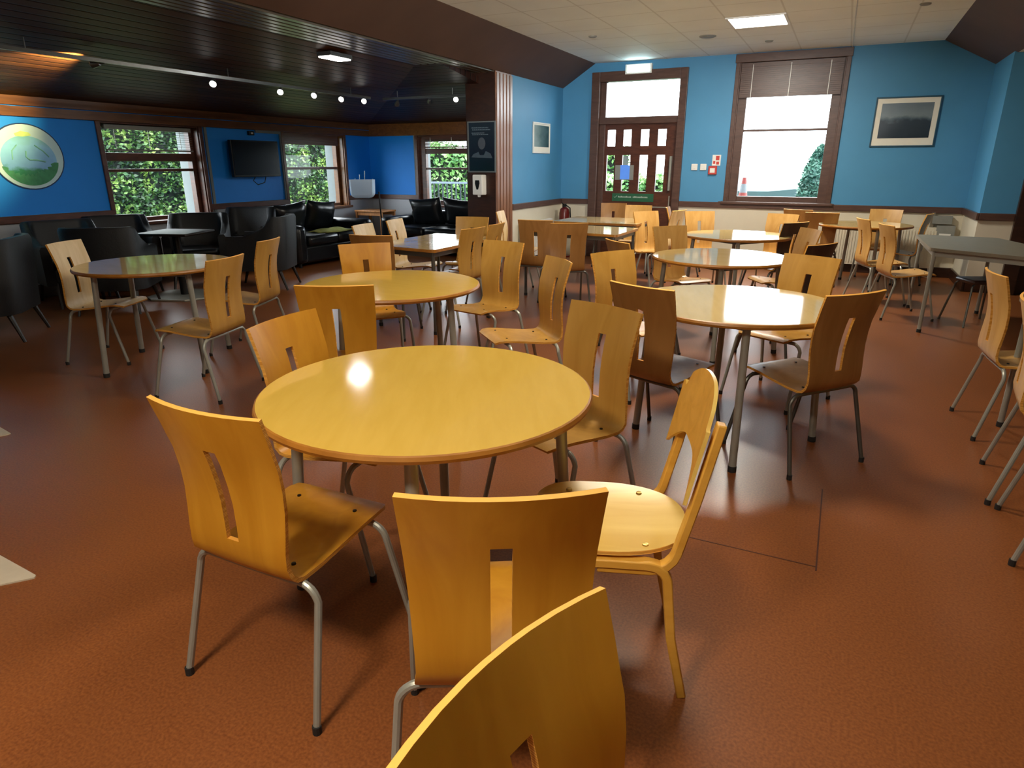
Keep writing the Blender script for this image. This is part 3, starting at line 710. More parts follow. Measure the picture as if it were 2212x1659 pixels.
def make_chair(mat, legmat='steel', screws=True):
    e = empty('dining_chair')
    shell_obj(e, mat)
    for y0, yf, xf, zr in ((-.165, -.245, .245, .397), (.135, .225, .235, .416)):
        bm = BM(); tube(bm, [(-.165, y0, zr), (0, y0, zr-.002), (.165, y0, zr)], .0105, 10); obj('cross_rail', bm, legmat, e)
        for s in (-1, 1): chair_leg(e, s, y0, yf, xf, zr, legmat)
    if screws:
        for x, y, z in ((-.11, -.13, .417), (.11, -.13, .417), (-.11, .13, .446), (.11, .13, .446)):
            bm = BM(); lathe(bm, [(0, z+.003), (.006, z+.002), (.007, z-.004), (0, z-.004)], 10, cx=x, cy=y); obj('screw', bm, 'leg_dark', e)
    scan(e); return e
proto = {}
def get_chair(kind):
    if kind not in proto:
        proto[kind] = make_chair(*{'ply': ('ply', 'steel'), 'pale': ('ply_lit', 'steel'), 'tan': ('ply_tan_haze', 'steel'), 'mid': ('ply_cool_lit', 'steel'), 'dark': ('ply_backlit_dark', 'steel_dark'), 'brown': ('ply_shaded', 'steel_dark')}[kind])  # kinds are one ply with light
        return proto[kind]
    return copy_tree(proto[kind])
YB = .25
def chair(x, y, az, label, kind='ply', group='plywood dining chairs'):
    """(x,y) = middle of the top back edge; az = facing direction in degrees"""
    o = get_chair(kind); a = R(az)
    o.location = (x+math.cos(a)*YB, y+math.sin(a)*YB, 0); o.rotation_euler = (0, 0, a-PI/2)
    tag(o, label, 'chair', group); return o
CH = [
 (-1.308, .989, 90, 'wooden slotted chair at the left of the nearest round table, back turned', 'ply'),
 (-.472, .924, 119, 'wooden slotted chair pushed in at the near side of the front round table', 'ply'),
 (-.268, .555, -14, 'closest wooden chair, cut off by the bottom of the picture', 'ply'),
 (-.812, 2.538, -113, 'wooden chair with a pale lit slot at the far right of the front round table', 'mid'),
 (-1.838, 1.797, 5, 'wooden chair half hidden behind the left far edge of the front round table', 'ply'),
 (-2.143, 2.439, 118, 'orange brown chair with its back to us at the second round table', 'ply'),
 (-3.107, 3.90, -41, 'wooden chair facing us at the far left side of the second round table', 'ply'),
 (-3.45, 4.42, 104, 'brown chair back at the near end of the rectangular table by the sofas', 'brown'),
 (-2.257, 4.485, -101, 'wooden chair with its seat in view at the far right of the second round table', 'mid'),
 (-3.0, 5.35, 174, 'wooden chair at the right side of the lounge-end rectangular table, nearer one', 'mid'),
 (-3.66, 6.50, -78, 'wooden chair at the far end of the rectangular table, below the soap dispenser', 'mid'),
 (-3.02, 5.86, 184, 'wooden chair at the right side of the lounge-end rectangular table, farther one', 'mid'),
 (-3.80, 7.45, 13, 'thin pale edge-on chair standing right in front of the fluted column', 'pale'),
 (-4.22, 5.82, 10, 'pale glossy chair with a dark slot between the rectangular table and the front sofa', 'pale'),
 (-4.15, 5.20, 8, 'pale glossy chair backrest nearer the television sofa, left side of the rectangular table', 'pale'),
 (-1.52, 3.772, -134, 'lone wooden chair standing side on behind the front round table, seat pointing left', 'mid'),
 (-1.33, 4.26, -30, 'wooden chair at the left far side of the round table reflecting the window', 'mid'),
 (-.812, 3.079, 68, 'brown chair with its back to us at the left of the window-lit round table', 'brown'),
 (-.124, 4.593, -117, 'wooden chair facing us at the far right of the window-lit round table', 'mid'),
 (.116, 3.324, 140, 'large brown chair with a pink slot at the right of the window-lit round table', 'brown'),
 (-1.43, 6.322, -42, 'wooden chair at the left side of the middle distance round table', 'tan'),
 (-2.177, 8.25, -38, 'wooden chair beside the right end of the two long tables', 'tan'),
 (-1.575, 8.55, -60, 'wooden chair against the cream wall behind the farthest round table, left one', 'tan'),
 (-3.08, 9.80, -78, 'brown chair directly in front of the door, left one of the two', 'brown'),
 (-2.60, 9.45, -86, 'yellow chair in front of the door, right one of the two', 'tan'),
 (-2.12, 9.20, 8, 'reddish brown chair seen side on between the door and the cream wall', 'brown'),
 (-1.84, 8.62, 165, 'chair mostly hidden behind the wooden chair at the end of the long tables', 'pale'),
 (-2.86, 6.42, 98, 'brown chair at the near side of the long table by the column, left one', 'brown'),
 (-2.40, 6.22, 122, 'brown chair at the near side of the long table by the column, right one', 'brown'),
 (-1.50, 4.90, 45, 'brown chair of which only the curved top shows at the middle distance round table', 'brown'),
 (-.60, 8.50, -110, 'tan chair at the far right of the farthest round table, under the tall window', 'tan'),
 (-.20, 8.95, 92, 'reddish chair with a white glinting slot below the tall window', 'brown'),
 (-.50, 9.45, 70, 'chair just showing a shiny corner behind the reddish chair', 'brown'),
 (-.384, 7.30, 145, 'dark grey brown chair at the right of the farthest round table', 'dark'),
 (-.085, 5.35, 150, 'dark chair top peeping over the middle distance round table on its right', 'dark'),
 (-.218, 6.585, -150, 'small light wooden chair between the two dark chairs', 'tan'),
 (.53, 9.95, -100, 'tan chair with its back against the radiator wall below the landscape print', 'tan'),
 (.225, 8.126, 18, 'side-on wooden chair facing the grey table, farther one of the pair', 'tan'),
 (.414, 7.42, 18, 'side-on wooden chair facing the grey table, nearer one of the pair', 'tan'),
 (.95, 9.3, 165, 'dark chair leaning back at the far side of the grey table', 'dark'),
 (.80, 4.33, 5, 'wooden chair at the right edge tucked into the partly seen table, farthest of three', 'tan'),
 (.79, 3.51, -6, 'wooden chair at the right edge, middle one of three', 'tan'),
 (.78, 2.99, -4, 'wooden chair at the right edge, nearest of three, mostly out of frame', 'tan'),
 (-5.214, 3.012, 24, 'pale wooden chair on the far left of the green reflecting round table', 'pale'),
 (-3.421, 2.925, -166, 'wooden chair with a long slot at the right of the green reflecting round table', 'mid'),
 (-3.964, 3.819, -160, 'orange wooden chair behind the green reflecting round table, beside the armchair leg', 'mid'),
]
for c in CH: chair(*c)

# ---- bentwood chair
def bentwood(x, y, az):
    e = empty('bentwood_chair', (x, y, 0), R(az)-PI/2)
    # local: +Y forward, seat centre at origin
    HW = .197
    for s in (-1, 1):
        # front leg + side rail + rear leg as one bent strip
        X = s*HW
        p = [(X, .215, 0), (X, .20, .36)]
        p += [Vector((X, .155, .375))+Vector((0, math.cos(R(a))*.045, math.sin(R(a))*.045)) for a in (20, 45, 70, 90)]
        p += [(X, .0, .425), (X, -.10, .425)]
        p += [Vector((X, -.115, .37))+Vector((0, math.cos(R(a))*.055, math.sin(R(a))*.055)) for a in (90, 115, 140, 165)]
        p += [(X, -.19, .2), (X, -.235, 0)]
        bm = BM(); ribbon(bm, p, (1, 0, 0), .034, .026); obj('side_frame', bm, 'bent', e, bevel=.004)
        # back upright rising from under the seat
        p = [(X*.98, .02, .408), (X*.98, -.12, .408)]
        p += [Vector((X*.98, -.12, .478))+Vector((0, -math.sin(R(a))*.07, -math.cos(R(a))*.07)) for a in (20, 40, 60, 78)]
        p += [(X*.98, -.225, .62), (X*.98, -.268, .835)]
        bm = BM(); ribbon(bm, p, (1, 0, 0), .034, .024); obj('back_upright', bm, 'bent', e, bevel=.004)
        for yy in (-.11, .11):
            bm = BM(); lathe(bm, [(0, .458), (.008, .457), (.01, .451), (0, .451)], 12, cx=s*.15, cy=yy); obj('screw', bm, 'gold', e)
    bm = BM(); ribbon(bm, [(-HW, .13, .40), (HW, .13, .40)], (0, 1, 0), .05, .02); obj('cross_rail', bm, 'bent', e)
    # seat: rounded outline, dished
    bm = BM(); n = 48; rings = []
    def outline(t):
        c, s = math.cos(t), math.sin(t); ex = .8 if s < 0 else .38
        xx = .204*abs(c)**ex*(1 if c > 0 else -1); yy = (.215 if s > 0 else .238)*abs(s)**(.5 if s > 0 else .95)*(1 if s > 0 else -1)
        return xx, yy
    ctr = bm.verts.new((0, -.02, .437))
    for q in (.35, .65, .88, 1):
        ring = []
        for k in range(n):
            xx, yy = outline(2*PI*k/n); z = .437+.017*q**3-(.02*max(0, yy/.215)**3*q)
            ring.append(bm.verts.new((xx*q, yy*q-.02*(1-q), z)))
        rings.append(ring)
    for k in range(n): bm.faces.new((ctr, rings[0][k], rings[0][(k+1) % n]))
    for a, b in zip(rings, rings[1:]):
        for k in range(n): bm.faces.new((a[k], b[k], b[(k+1) % n], a[(k+1) % n]))
    s = obj('seat', bm, ['bent_seat', 'ply_edge'], e, angle=70); md = s.modifiers.new('s', 'SOLIDIFY'); md.thickness = .011; md.offset = 0; md.material_offset_rim = 1; es(s)
    # back plate: curved plywood with shaped top and arched bottom, in front of the uprights
    bm = BM(); cols = 61; rows = 9; g = []
    for j in range(cols):
        u = -1+2*j/(cols-1); X = u*.212; au = abs(u)
        # top outline
        if au < .78: zt = .90-.045*(au/.78)**2.6
        elif au < .9: t = (au-.78)/.12; zt = .855-.047*math.sin(t*PI/2)
        else: t = (au-.9)/.1; zt = .808+.012*math.sin(t*PI*.7)
        zb = .60+.0*u if au < .1 else .60
        zb = .70-.085*max(0, (au-.3)/.7)**1.6
        col = []
        for i in range(rows):
            z = zb+(zt-zb)*i/(rows-1)
            yb = -.206-.25*(z-.62)*.8 + .012 - .022*(1-u*u)
            col.append(bm.verts.new((X, yb, z)))
        g.append(col)
    for a, b in zip(g, g[1:]):
        for i in range(rows-1): bm.faces.new((a[i], b[i], b[i+1], a[i+1]))
    s = obj('back_plate', bm, ['bent', 'bent_seat'], e, angle=60); md = s.modifiers.new('s', 'SOLIDIFY'); md.thickness = .01; md.offset = 0; md.material_offset_rim = 1; es(s)
    tag(e, 'bentwood chair with rounded pale seat and scalloped back right of the front table', 'chair')
# rear legs near (-.22,1.554) for the side on the viewer's side; faces az 199
az = R(199); F = Vector((math.cos(az), math.sin(az))); Rr = Vector((F.y, -F.x))
# viewer-side rear foot local: x = -.185 (left of forward) , y=-.235
P = Vector((-.22, 1.554)) - (Rr*(-.197) + F*(-.235))
bentwood(P.x, P.y, 199)

# ================================================================== TABLES
def round_table(x, y, th0, label, r=.53, top='table_sky_pale'):
    e = empty('round_table', (x, y, 0), R(th0))
    bm = BM()
    lathe(bm, [(0, .755), (r-.006, .755)], 64, 0)
    lathe(bm, [(r-.006, .755), (r-.001, .752), (r+.003, .742), (r-.001, .732), (r-.01, .728), (0, .728)], 64, 1)
    bmesh.ops.remove_doubles(bm, verts=bm.verts, dist=1e-5)
    obj('table_top', bm, [top, 'table_edge'], e, angle=20)
    bm = BM(); rr = .36
    for k in range(4):
        a, b = R(45+90*k-45), R(45+90*k+45)
        p, q = Vector((rr*1.15*math.cos(a), rr*1.15*math.sin(a), .713)), Vector((rr*1.15*math.cos(b), rr*1.15*math.sin(b), .713))
        d = (q-p).normalized(); ribbon(bm, [p, q], (0, 0, 1), .03, .02)
    obj('under_frame', bm, 'steel_dark', e)
    for k in range(4):
        a = R(90*k); c, s = math.cos(a), math.sin(a)
        bm = BM(); tube(bm, [(.43*c, .43*s, .728), (.475*c, .475*s, .015)], .019, 14); l = obj('leg', bm, 'steel', e)
        bm = BM(); tube(bm, [(.475*c, .475*s, .03), (.476*c, .476*s, 0)], .021, 14); obj('rubber_foot', bm, 'rubber', l)
    tag(e, label, 'table', 'round dining tables'); return e
round_table(-1.125, 1.68, 297, 'nearest round table with a plain yellow top', top='table')
round_table(-2.39, 3.24, 355, 'second round table directly behind the front one', top='table')
round_table(-4.46, 3.19, 350, 'round table at the lounge edge with a green window reflection')
round_table(-.43, 3.57, 285, 'round table with the strongest blue white window reflection, right of centre')
round_table(-.80, 5.40, 10, 'round table in the middle distance, second from the tall window')
round_table(-.93, 7.20, 10, 'farthest round table, closest to the tall window')
def poly_table(poly, label, top='table_rect', edge='table_edge', leg='steel_dark', inset=.05, name='rectangular_table'):
    cx = sum(p[0] for p in poly)/len(poly); cy = sum(p[1] for p in poly)/len(poly)
    pl = [(p[0]-cx, p[1]-cy) for p in poly]
    e = empty(name, (cx, cy, 0))
    # rounded corners
    out = []
    n = len(pl)
    for i in range(n):
        a, b, c = Vector(pl[i-1]), Vector(pl[i]), Vector(pl[(i+1) % n])
        u, v = (a-b).normalized()*.03, (c-b).normalized()*.03
        out += [tuple(b+u), tuple(b+(u+v)*.3), tuple(b+v)]
    bm = BM(); prism(bm, out, .752, .755, 0); prism(bm, out, .728, .752, 1); obj('table_top', bm, [top, edge], e, False)
    ins = []
    for i in range(n):
        a, b, c = Vector(pl[i-1]), Vector(pl[i]), Vector(pl[(i+1) % n]); d = ((a-b).normalized()+(c-b).normalized())
        ins.append(b+d*inset)
    bm = BM()
    for i in range(n):
        p, q = ins[i], ins[(i+1) % n]; ribbon(bm, [(p.x, p.y, .705), (q.x, q.y, .705)], (0, 0, 1), .046, .02)
    obj('apron_frame', bm, leg, e)
    for p in ins:
        bm = BM(); tube(bm, [(p.x, p.y, .728), (p.x, p.y, .015)], .0165, 12); l = obj('leg', bm, leg, e)
        bm = BM(); tube(bm, [(p.x, p.y, .03), (p.x, p.y, 0)], .019, 12); obj('rubber_foot', bm, 'rubber', l)
    tag(e, label, 'table'); return e
rect = lambda x0, x1, y0, y1: [(x0, y0), (x1, y0), (x1, y1), (x0, y1)]
poly_table([(-3.80, 4.83), (-3.05, 4.75), (-3.05, 5.90), (-3.80, 5.97)], 'rectangular wooden table beside the black sofas')
poly_table([(-3.21, 6.80), (-2.04, 6.64), (-2.04, 7.48), (-3.21, 7.6)], 'long rectangular table in front of the column, nearer of the two')
poly_table(rect(-3.3, -2.2, 7.95, 8.85), 'long rectangular table nearer the front door, farther of the two')
round_table(.27, 9.2, 20, 'round table near the radiator under the landscape print')
poly_table([(.74, 6.77), (1.9, 6.05), (1.42, 8.0), (.73, 8.04)], 'grey topped table at the right standing alone', 'grey_top', 'grey_edge', 'steel')
poly_table(rect(.95, 2.1, 3.0, 4.45), 'table cut off by the right edge with three chairs pushed in', 'table_rect', 'grey_edge', 'steel')
# stool
e = empty('stool', (1.27, 7.42, 0), R(25))
bm = BM(); box(bm, -.16, .16, -.14, .14, .39, .43); obj('seat_pad', bm, 'ply_backlit_dark', e, bevel=.018)
for sx in (-1, 1):
    for sy in (-1, 1):
        bm = BM(); tube(bm, [(sx*.12, sy*.1, .395), (sx*.15, sy*.12, .37), (sx*.2, sy*.19, 0)], .01, 8); obj('leg', bm, 'steel_dark', e)
tag(e, 'dark low seat on thin legs under the near edge of the grey table', 'stool')

# ================================================================== LOUNGE FURNITURE
def tub():
    e = empty('tub_chair')
    # U-shaped upholstered shell: path from right front arm round the back to left front arm
    W, D = .31, .30
    path = [(W, .30), (W, .1), (W, -.12)] + [(W-.14+.14*math.cos(R(a)), -.16-.14*math.sin(R(a))) for a in (15, 35, 55, 75)]
    path = path + [(-x, y) for x, y in path[::-1]]
    bm = BM(); rings = []
    n = len(path)
    for i, (x, y) in enumerate(path):
        a = Vector(path[max(i-1, 0)]); b = Vector(path[min(i+1, n-1)]); t = (b-a).normalized(); nr = Vector((-t.y, t.x))  # inward? path goes clockwise round the back
        h = .86 if y < -.19 else (.64 if y > -.05 else .64+(.22)*max(0, min(1, (-.05-y)/.14)))
        lean = .05*((h-.5)/.36) if y < -.1 else 0
        th = .045
        ring = []
        for (o, z) in ((-th, .24), (-th, h-.03), (-th*.6, h), (th*.6, h), (th, h-.03), (th, .24)):
            k = max(0, (z-.45)/.41); ring.append(bm.verts.new((x+nr.x*o, y+nr.y*o-lean*k, z)))
        rings.append(ring)
    for a, b in zip(rings, rings[1:]):
        for k in range(6): bm.faces.new((a[k], a[(k+1) % 6], b[(k+1) % 6], b[k]))
    bm.faces.new(rings[0]); bm.faces.new(rings[-1][::-1])
    obj('tub_back', bm, 'fabric', e, angle=50)
    bm = BM(); box(bm, -.27, .27, -.27, .31, .26, .40); obj('seat_base', bm, 'fabric', e, bevel=.02)
    bm = BM(); box(bm, -.255, .255, -.25, .33, .40, .47); obj('seat_cushion', bm, 'leather', e, bevel=.03)
    for sx in (-1, 1):
        for sy, yo in ((-1, -.25), (1, .27)):
            bm = BM(); tube(bm, [(sx*.25, yo, .27), (sx*.28, yo+sy*.09, 0)], .02, 8, radii=[.024, .013]); obj('leg', bm, 'leg_dark', e)
    scan(e); return e
TB = tub(); first = [True]
for x, y, az, lb in ((-6.55, 3.02, 222, 'black armchair cut off by the left edge, back turned to the mural wall'),
                     (-7.46, 4.36, -15, 'black armchair against the wall under the round mural'),
                     (-6.68, 4.30, 128, 'black armchair with its back to us behind the green reflecting table'),
                     (-7.64, 5.08, -25, 'black armchair directly under the large lounge window'),
                     (-7.12, 5.72, -48, 'black armchair facing us right of the large lounge window'),
                     (-7.5, 6.85, -60, 'black armchair below the television against the wall'),
                     (-6.3, 5.95, 208, 'tall black armchair seen from the side, splayed leg pointing right')):
    o = TB if first[0] else copy_tree(TB); first[0] = False
    o.location = (x, y, 0); o.rotation_euler = (0, 0, R(az)-PI/2); tag(o, lb, 'armchair', 'black tub armchairs')
# low pedestal cafe table
e = empty('pedestal_table', (-6.93, 5.12, 0), R(20)); e.location = (-6.68, 5.08, 0)
bm = BM(); box(bm, -.3, .3, -.3, .3, .70, .73); obj('table_top', bm, 'leg_dark', e, bevel=.01)
bm = BM(); tube(bm, [(0, 0, .02), (0, 0, .70)], .045, 16); obj('pedestal', bm, 'black', e)
bm = BM(); prism(bm, [(-.34, -.2), (-.2, -.34), (.2, -.34), (.34, -.2), (.34, .2), (.2, .34), (-.2, .34), (-.34, .2)], 0, .022); obj('base_plate', bm, 'steel', e, False, bevel=.006)
tag(e, 'small dark table on a single post with a shiny clipped-corner foot plate', 'table')
# sofas
def sofa(name_label, x, y, az, w, d=.9, tilt=.12):
    e = empty('leather_sofa', (x, y, 0), R(az)-PI/2)
    hw = w/2
    bm = BM(); box(bm, -hw+.16, hw-.16, -d/2+.16, d/2-.02, .06, .30); obj('sofa_base', bm, 'leather', e, bevel=.03)
    bm = BM(); box(bm, -hw+.16, hw-.16, -d/2, -d/2+.2, .06, .68); obj('backrest', bm, 'leather', e, bevel=.05)
    for s in (-1, 1):
        bm = BM(); box(bm, *sorted((s*hw, s*(hw-.2))), -d/2+.0, d/2, .06, .60); obj('arm', bm, 'leather', e, bevel=.06)
        bm = BM(); cw = (w-.42)/2; x0 = 0 if s > 0 else -cw
        box(bm, x0+.005, x0+cw-.005, -d/2+.2, d/2+.02, .30, .45); obj('seat_cushion', bm, 'leather', e, bevel=.05)
        bm = BM(); m = Matrix.Translation((x0+cw/2, -d/2+.24, .66)) @ Matrix.Rotation(R(-16), 4, 'X') @ Matrix.Rotation(R(5*s), 4, 'Y')
        nn = 9; hh = .24; ww = cw/2-.01; g1, g2 = [], []
        for i in range(nn):
            r1, r2 = [], []
            for j in range(nn):
                u, v = -1+2*i/(nn-1), -1+2*j/(nn-1)
                pu = u*(1-.07*(1-abs(v))) if abs(u) == 1 else u; pv = v*(1-.09*(1-u*u)) if abs(v) == 1 else v
                t = .105*((1-u**4)*(1-v**4))**.5+.006
                r1.append(bm.verts.new(m @ Vector((pu*ww, t+random.uniform(-.006, .006), pv*hh)))); r2.append(bm.verts.new(m @ Vector((pu*ww, -t, pv*hh))))
            g1.append(r1); g2.append(r2)
        for i in range(nn-1):
            for j in range(nn-1):
                bm.faces.new((g1[i][j], g1[i+1][j], g1[i+1][j+1], g1[i][j+1])); bm.faces.new((g2[i][j], g2[i][j+1], g2[i+1][j+1], g2[i+1][j]))
        for i in range(nn-1):
            bm.faces.new((g1[i][0], g2[i][0], g2[i+1][0], g1[i+1][0])); bm.faces.new((g1[i][-1], g1[i+1][-1], g2[i+1][-1], g2[i][-1]))
            bm.faces.new((g1[0][i], g1[0][i+1], g2[0][i+1], g2[0][i])); bm.faces.new((g1[-1][i], g2[-1][i], g2[-1][i+1], g1[-1][i+1]))
        obj('back_cushion', bm, 'leather', e, angle=80)
        for yy in (-d/2+.08, d/2-.08):
            bm = BM(); tube(bm, [(s*(hw-.08), yy, 0), (s*(hw-.08), yy, .07)], .025, 10); obj('foot', bm, 'black', e)
    tag(e, name_label, 'sofa', 'black leather sofas'); return e
sofa('black leather sofa under the window beside the television, green cloth on its seat', -7.38, 8.1, 0, 1.75)
sofa('black leather sofa with two plump cushions along the far wall by the column', -6.15, 9.72, -90, 1.75)
e = empty('folded_cloth', (-7.15, 8.2, .455))
bm = BM(); nn = 10; g = []
for i in range(nn):
    row = []
    for j in range(nn):
        u, v = -1+2*i/(nn-1), -1+2*j/(nn-1); row.append(bm.verts.new((u*.2, v*.33, .008+.045*(1-u*u)*(1-v*v)+.008*math.sin(5*u+3*v))))
    g.append(row)
for i in range(nn-1):
    for j in range(nn-1): bm.faces.new((g[i][j], g[i+1][j], g[i+1][j+1], g[i][j+1]))
o = obj('cloth_fold', bm, 'green_cloth', e); md = o.modifiers.new('s', 'SOLIDIFY'); md.thickness = .008; md.offset = 1
tag(e, 'yellow green folded cloth lying on the television-side sofa', 'cloth')
# small wooden side table in the corner
e = empty('side_table', (-7.62, 9.95, 0))
bm = BM(); box(bm, -.3, .3, -.22, .22, .63, .66); obj('table_top', bm, 'palewood', e, bevel=.005)
for sx in (-1, 1):
    for sy in (-1, 1):
        bm = BM(); box(bm, sx*.27-.02, sx*.27+.02, sy*.19-.02, sy*.19+.02, 0, .63); obj('leg', bm, 'palewood', e)
bm = BM(); box(bm, -.25, .25, -.2, -.185, .57, .63); box(bm, -.25, .25, .185, .2, .57, .63); obj('apron', bm, 'palewood', e)
tag(e, 'small wooden side table in the lounge corner', 'side table')
# clear plastic box on a black pole
e = empty('display_stand', (-7.2, 9.35, 0), R(25))
bm = BM(); tube(bm, [(.13, .06, .01), (.1, .06, 1.0)], .013, 10); obj('pole', bm, 'black', e)
bm = BM(); lathe(bm, [(0, .02), (.14, .02), (.15, .01), (.15, 0), (0, 0)], 24, cx=.13, cy=.06); obj('base_disc', bm, 'black', e)
bm = BM()
pr = [(.14, .0), (.19, .05), (.2, .3)]
def rr(w, d, c, z): 
    return [(sx*w+ (0), sy*d, z) for sx, sy in ((1, 1), (-1, 1), (-1, -1), (1, -1))]
lv = [[bm.verts.new((px-.16, py, pz+.9)) for px, py, pz in rr(w, w*.6, 0, z)] for w, z in pr]
bm.faces.new(lv[0])
for a, b in zip(lv, lv[1:]):
    for k in range(4): bm.faces.new((a[k], a[(k+1) % 4], b[(k+1) % 4], b[k]))
o = obj('clear_box', bm, 'clearplastic', e, False, bevel=.03); md = o.modifiers.new('s', 'SOLIDIFY'); md.thickness = .008
for k, (dx, h) in enumerate(((-.22, .10), (-.13, .16), (-.30, .04), (.0, .03))):
    bm = BM(); tube(bm, [(dx, 0, .95), (dx+.02, .01, 1.18+h)], .007, 8); obj('clear_rod', bm, 'clearplastic', e)
tag(e, 'clear plastic box with rods held on a thin black pole in the lounge corner', 'display stand')

# ------------------------------------------------------------------ along the walls
def radiator(label, loc, w, h, rz, mat='cream', z0=.12):
    e = empty('radiator', loc, rz)
    bm = BM(); box(bm, -w/2, w/2, -.075, -.05, z0, z0+h)
    k = -w/2+.03
    while k < w/2-.03: box(bm, k-.008, k+.008, -.083, -.075, z0+.03, z0+h-.03); k += .035
    obj('ribbed_panel', bm, mat, e, False)
    bm = BM(); box(bm, -w/2, w/2, -.075, -.02, z0+h, z0+h+.012); obj('top_grille', bm, mat, e, False)
    for s in (-1, 1):
        bm = BM(); tube(bm, [(s*(w/2-.04), -.04, 0), (s*(w/2-.04), -.04, z0+.03)], .009, 8); obj('pipe', bm, 'white', e)
        bm = BM(); box(bm, s*w*.35-.02, s*w*.35+.02, -.05, 0, z0+.1, z0+h-.08); obj('wall_bracket', bm, mat, e, False)
    tag(e, label, 'radiator'); return e
radiator('long cream ribbed radiator on the wall beneath the landscape print', (.45, FW-.02, 0), 1.5, .52, 0)
radiator('white radiator low on the short wall beside the column', (-4.185, 9.35, 0), 1.1, .5, PI/2, 'white')
e = empty('fire_extinguisher', (-4.02, 10.18, 0))
bm = BM(); lathe(bm, [(0, .35), (.075, .35), (.085, .37), (.085, .70), (.07, .76), (.03, .79), (0, .79)], 20); obj('cylinder_body', bm, 'red', e)
bm = BM(); box(bm, -.02, .02, -.05, .03, .79, .84); tube(bm, [(0, -.05, .83), (0, -.11, .86)], .008, 8); obj('valve_handle', bm, 'black', e)
bm = BM(); tube(bm, [(.02, 0, .82), (.1, -.02, .78), (.115, -.02, .6), (.105, -.02, .45)], .01, 8); obj('hose', bm, 'black', e)
bm = BM(); lathe(bm, [(0, 0), (.11, 0), (.11, .02), (.03, .03), (.03, .35), (0, .35)], 20); obj('floor_stand', bm, 'red', e)
tag(e, 'dark red fire extinguisher in the corner left of the front door', 'fire extinguisher')
e = empty('wall_duct', (1.1, FW-.02, 0))
bm = BM(); box(bm, -.02, .02, -.05, .0, .15, .84); obj('upright_pipe', bm, 'grey_edge', e, False)
bm = BM(); box(bm, -.0, .22, -.06, .0, .70, .80); obj('side_pipe', bm, 'greyplastic', e, False)
bm = BM(); box(bm, .06, .27, -.08, .0, .30, .68); obj('boxed_panel', bm, 'greyplastic', e, False)
bm = BM(); box(bm, .10, .23, -.086, -.08, .40, .58); obj('white_cover', bm, 'white', e, False)
tag(e, 'grey upright pipe and boxed panel on the wall beside the right pier', 'pipework')
# pale floor tile patches on the left
e = empty('floor_mat', (-2.64, 1.05, .0)); e['category'] = 'mat'
bm = BM(); prism(bm, [(-.25, .058), (.16, .032), (.17, .02), (-.05, -.25), (-.45, -.2)], .0, .006); obj('mat_sheet', bm, 'stone', e, False)
tag(e, 'pale beige mat corner at the left edge of the near floor', 'mat')
e = empty('floor_mat', (-4.12, 1.80, 0))
bm = BM(); prism(bm, [(-.15, .06), (.09, .02), (.09, -.0), (.06, -.06), (-.15, -.07)], .0, .006); obj('mat_sheet', bm, 'stone', e, False)
tag(e, 'small pale mat corner farther back at the left edge', 'mat')
bm = BM(); box(bm, .10, .106, 2.38, 3.10, 0, .0012); box(bm, -.55, .10, 2.405, 2.41, 0, .0012); struct(obj('floor_seam', bm, 'seam', smooth=False))

# ================================================================== OUTSIDE
bm = BM()
g = []
for i in range(13):
    row = []
    x = -8.45-i*.6
    for j in range(30):
        y = -2+j*1.0; row.append(bm.verts.new((x, y, -.3+.95*min(1, max(0, (i-1)/5))+random.uniform(-.03, .03))))
    g.append(row)
for i in range(12):
    for j in range(29): bm.faces.new((g[i][j], g[i+1][j], g[i+1][j+1], g[i][j+1]))
struct(obj('ground_bank', bm, 'grass'))
bm = BM(); box(bm, -60, 40, FW+.4, 60, -.6, -.3); struct(obj('ground_yard', bm, 'gravel', smooth=False))
bm = BM(); box(bm, -14, -3.5, 13.5, 24, -.3, .25); struct(obj('lawn', bm, 'grass', smooth=False))
bm = BM(); pts = []
for k in range(41):
    x = -40+k*2; h = .1+.35*math.sin(k*.35)+.25*math.sin(k*.9+1); pts.append((x, h))
for k in range(40):
    a, b = pts[k], pts[k+1]
    v = [bm.verts.new((a[0], 42, -2)), bm.verts.new((b[0], 42, -2)), bm.verts.new((b[0], 42, b[1]+.1)), bm.verts.new((a[0], 42, a[1]+.1))]; bm.faces.new(v)
    v = [bm.verts.new((a[0], 42, a[1]+.1)), bm.verts.new((b[0], 42, b[1]+.1)), bm.verts.new((b[0], 52, b[1]-.2)), bm.verts.new((a[0], 52, a[1]-.2))]; bm.faces.new(v)
struct(obj('hills', bm, 'field'))
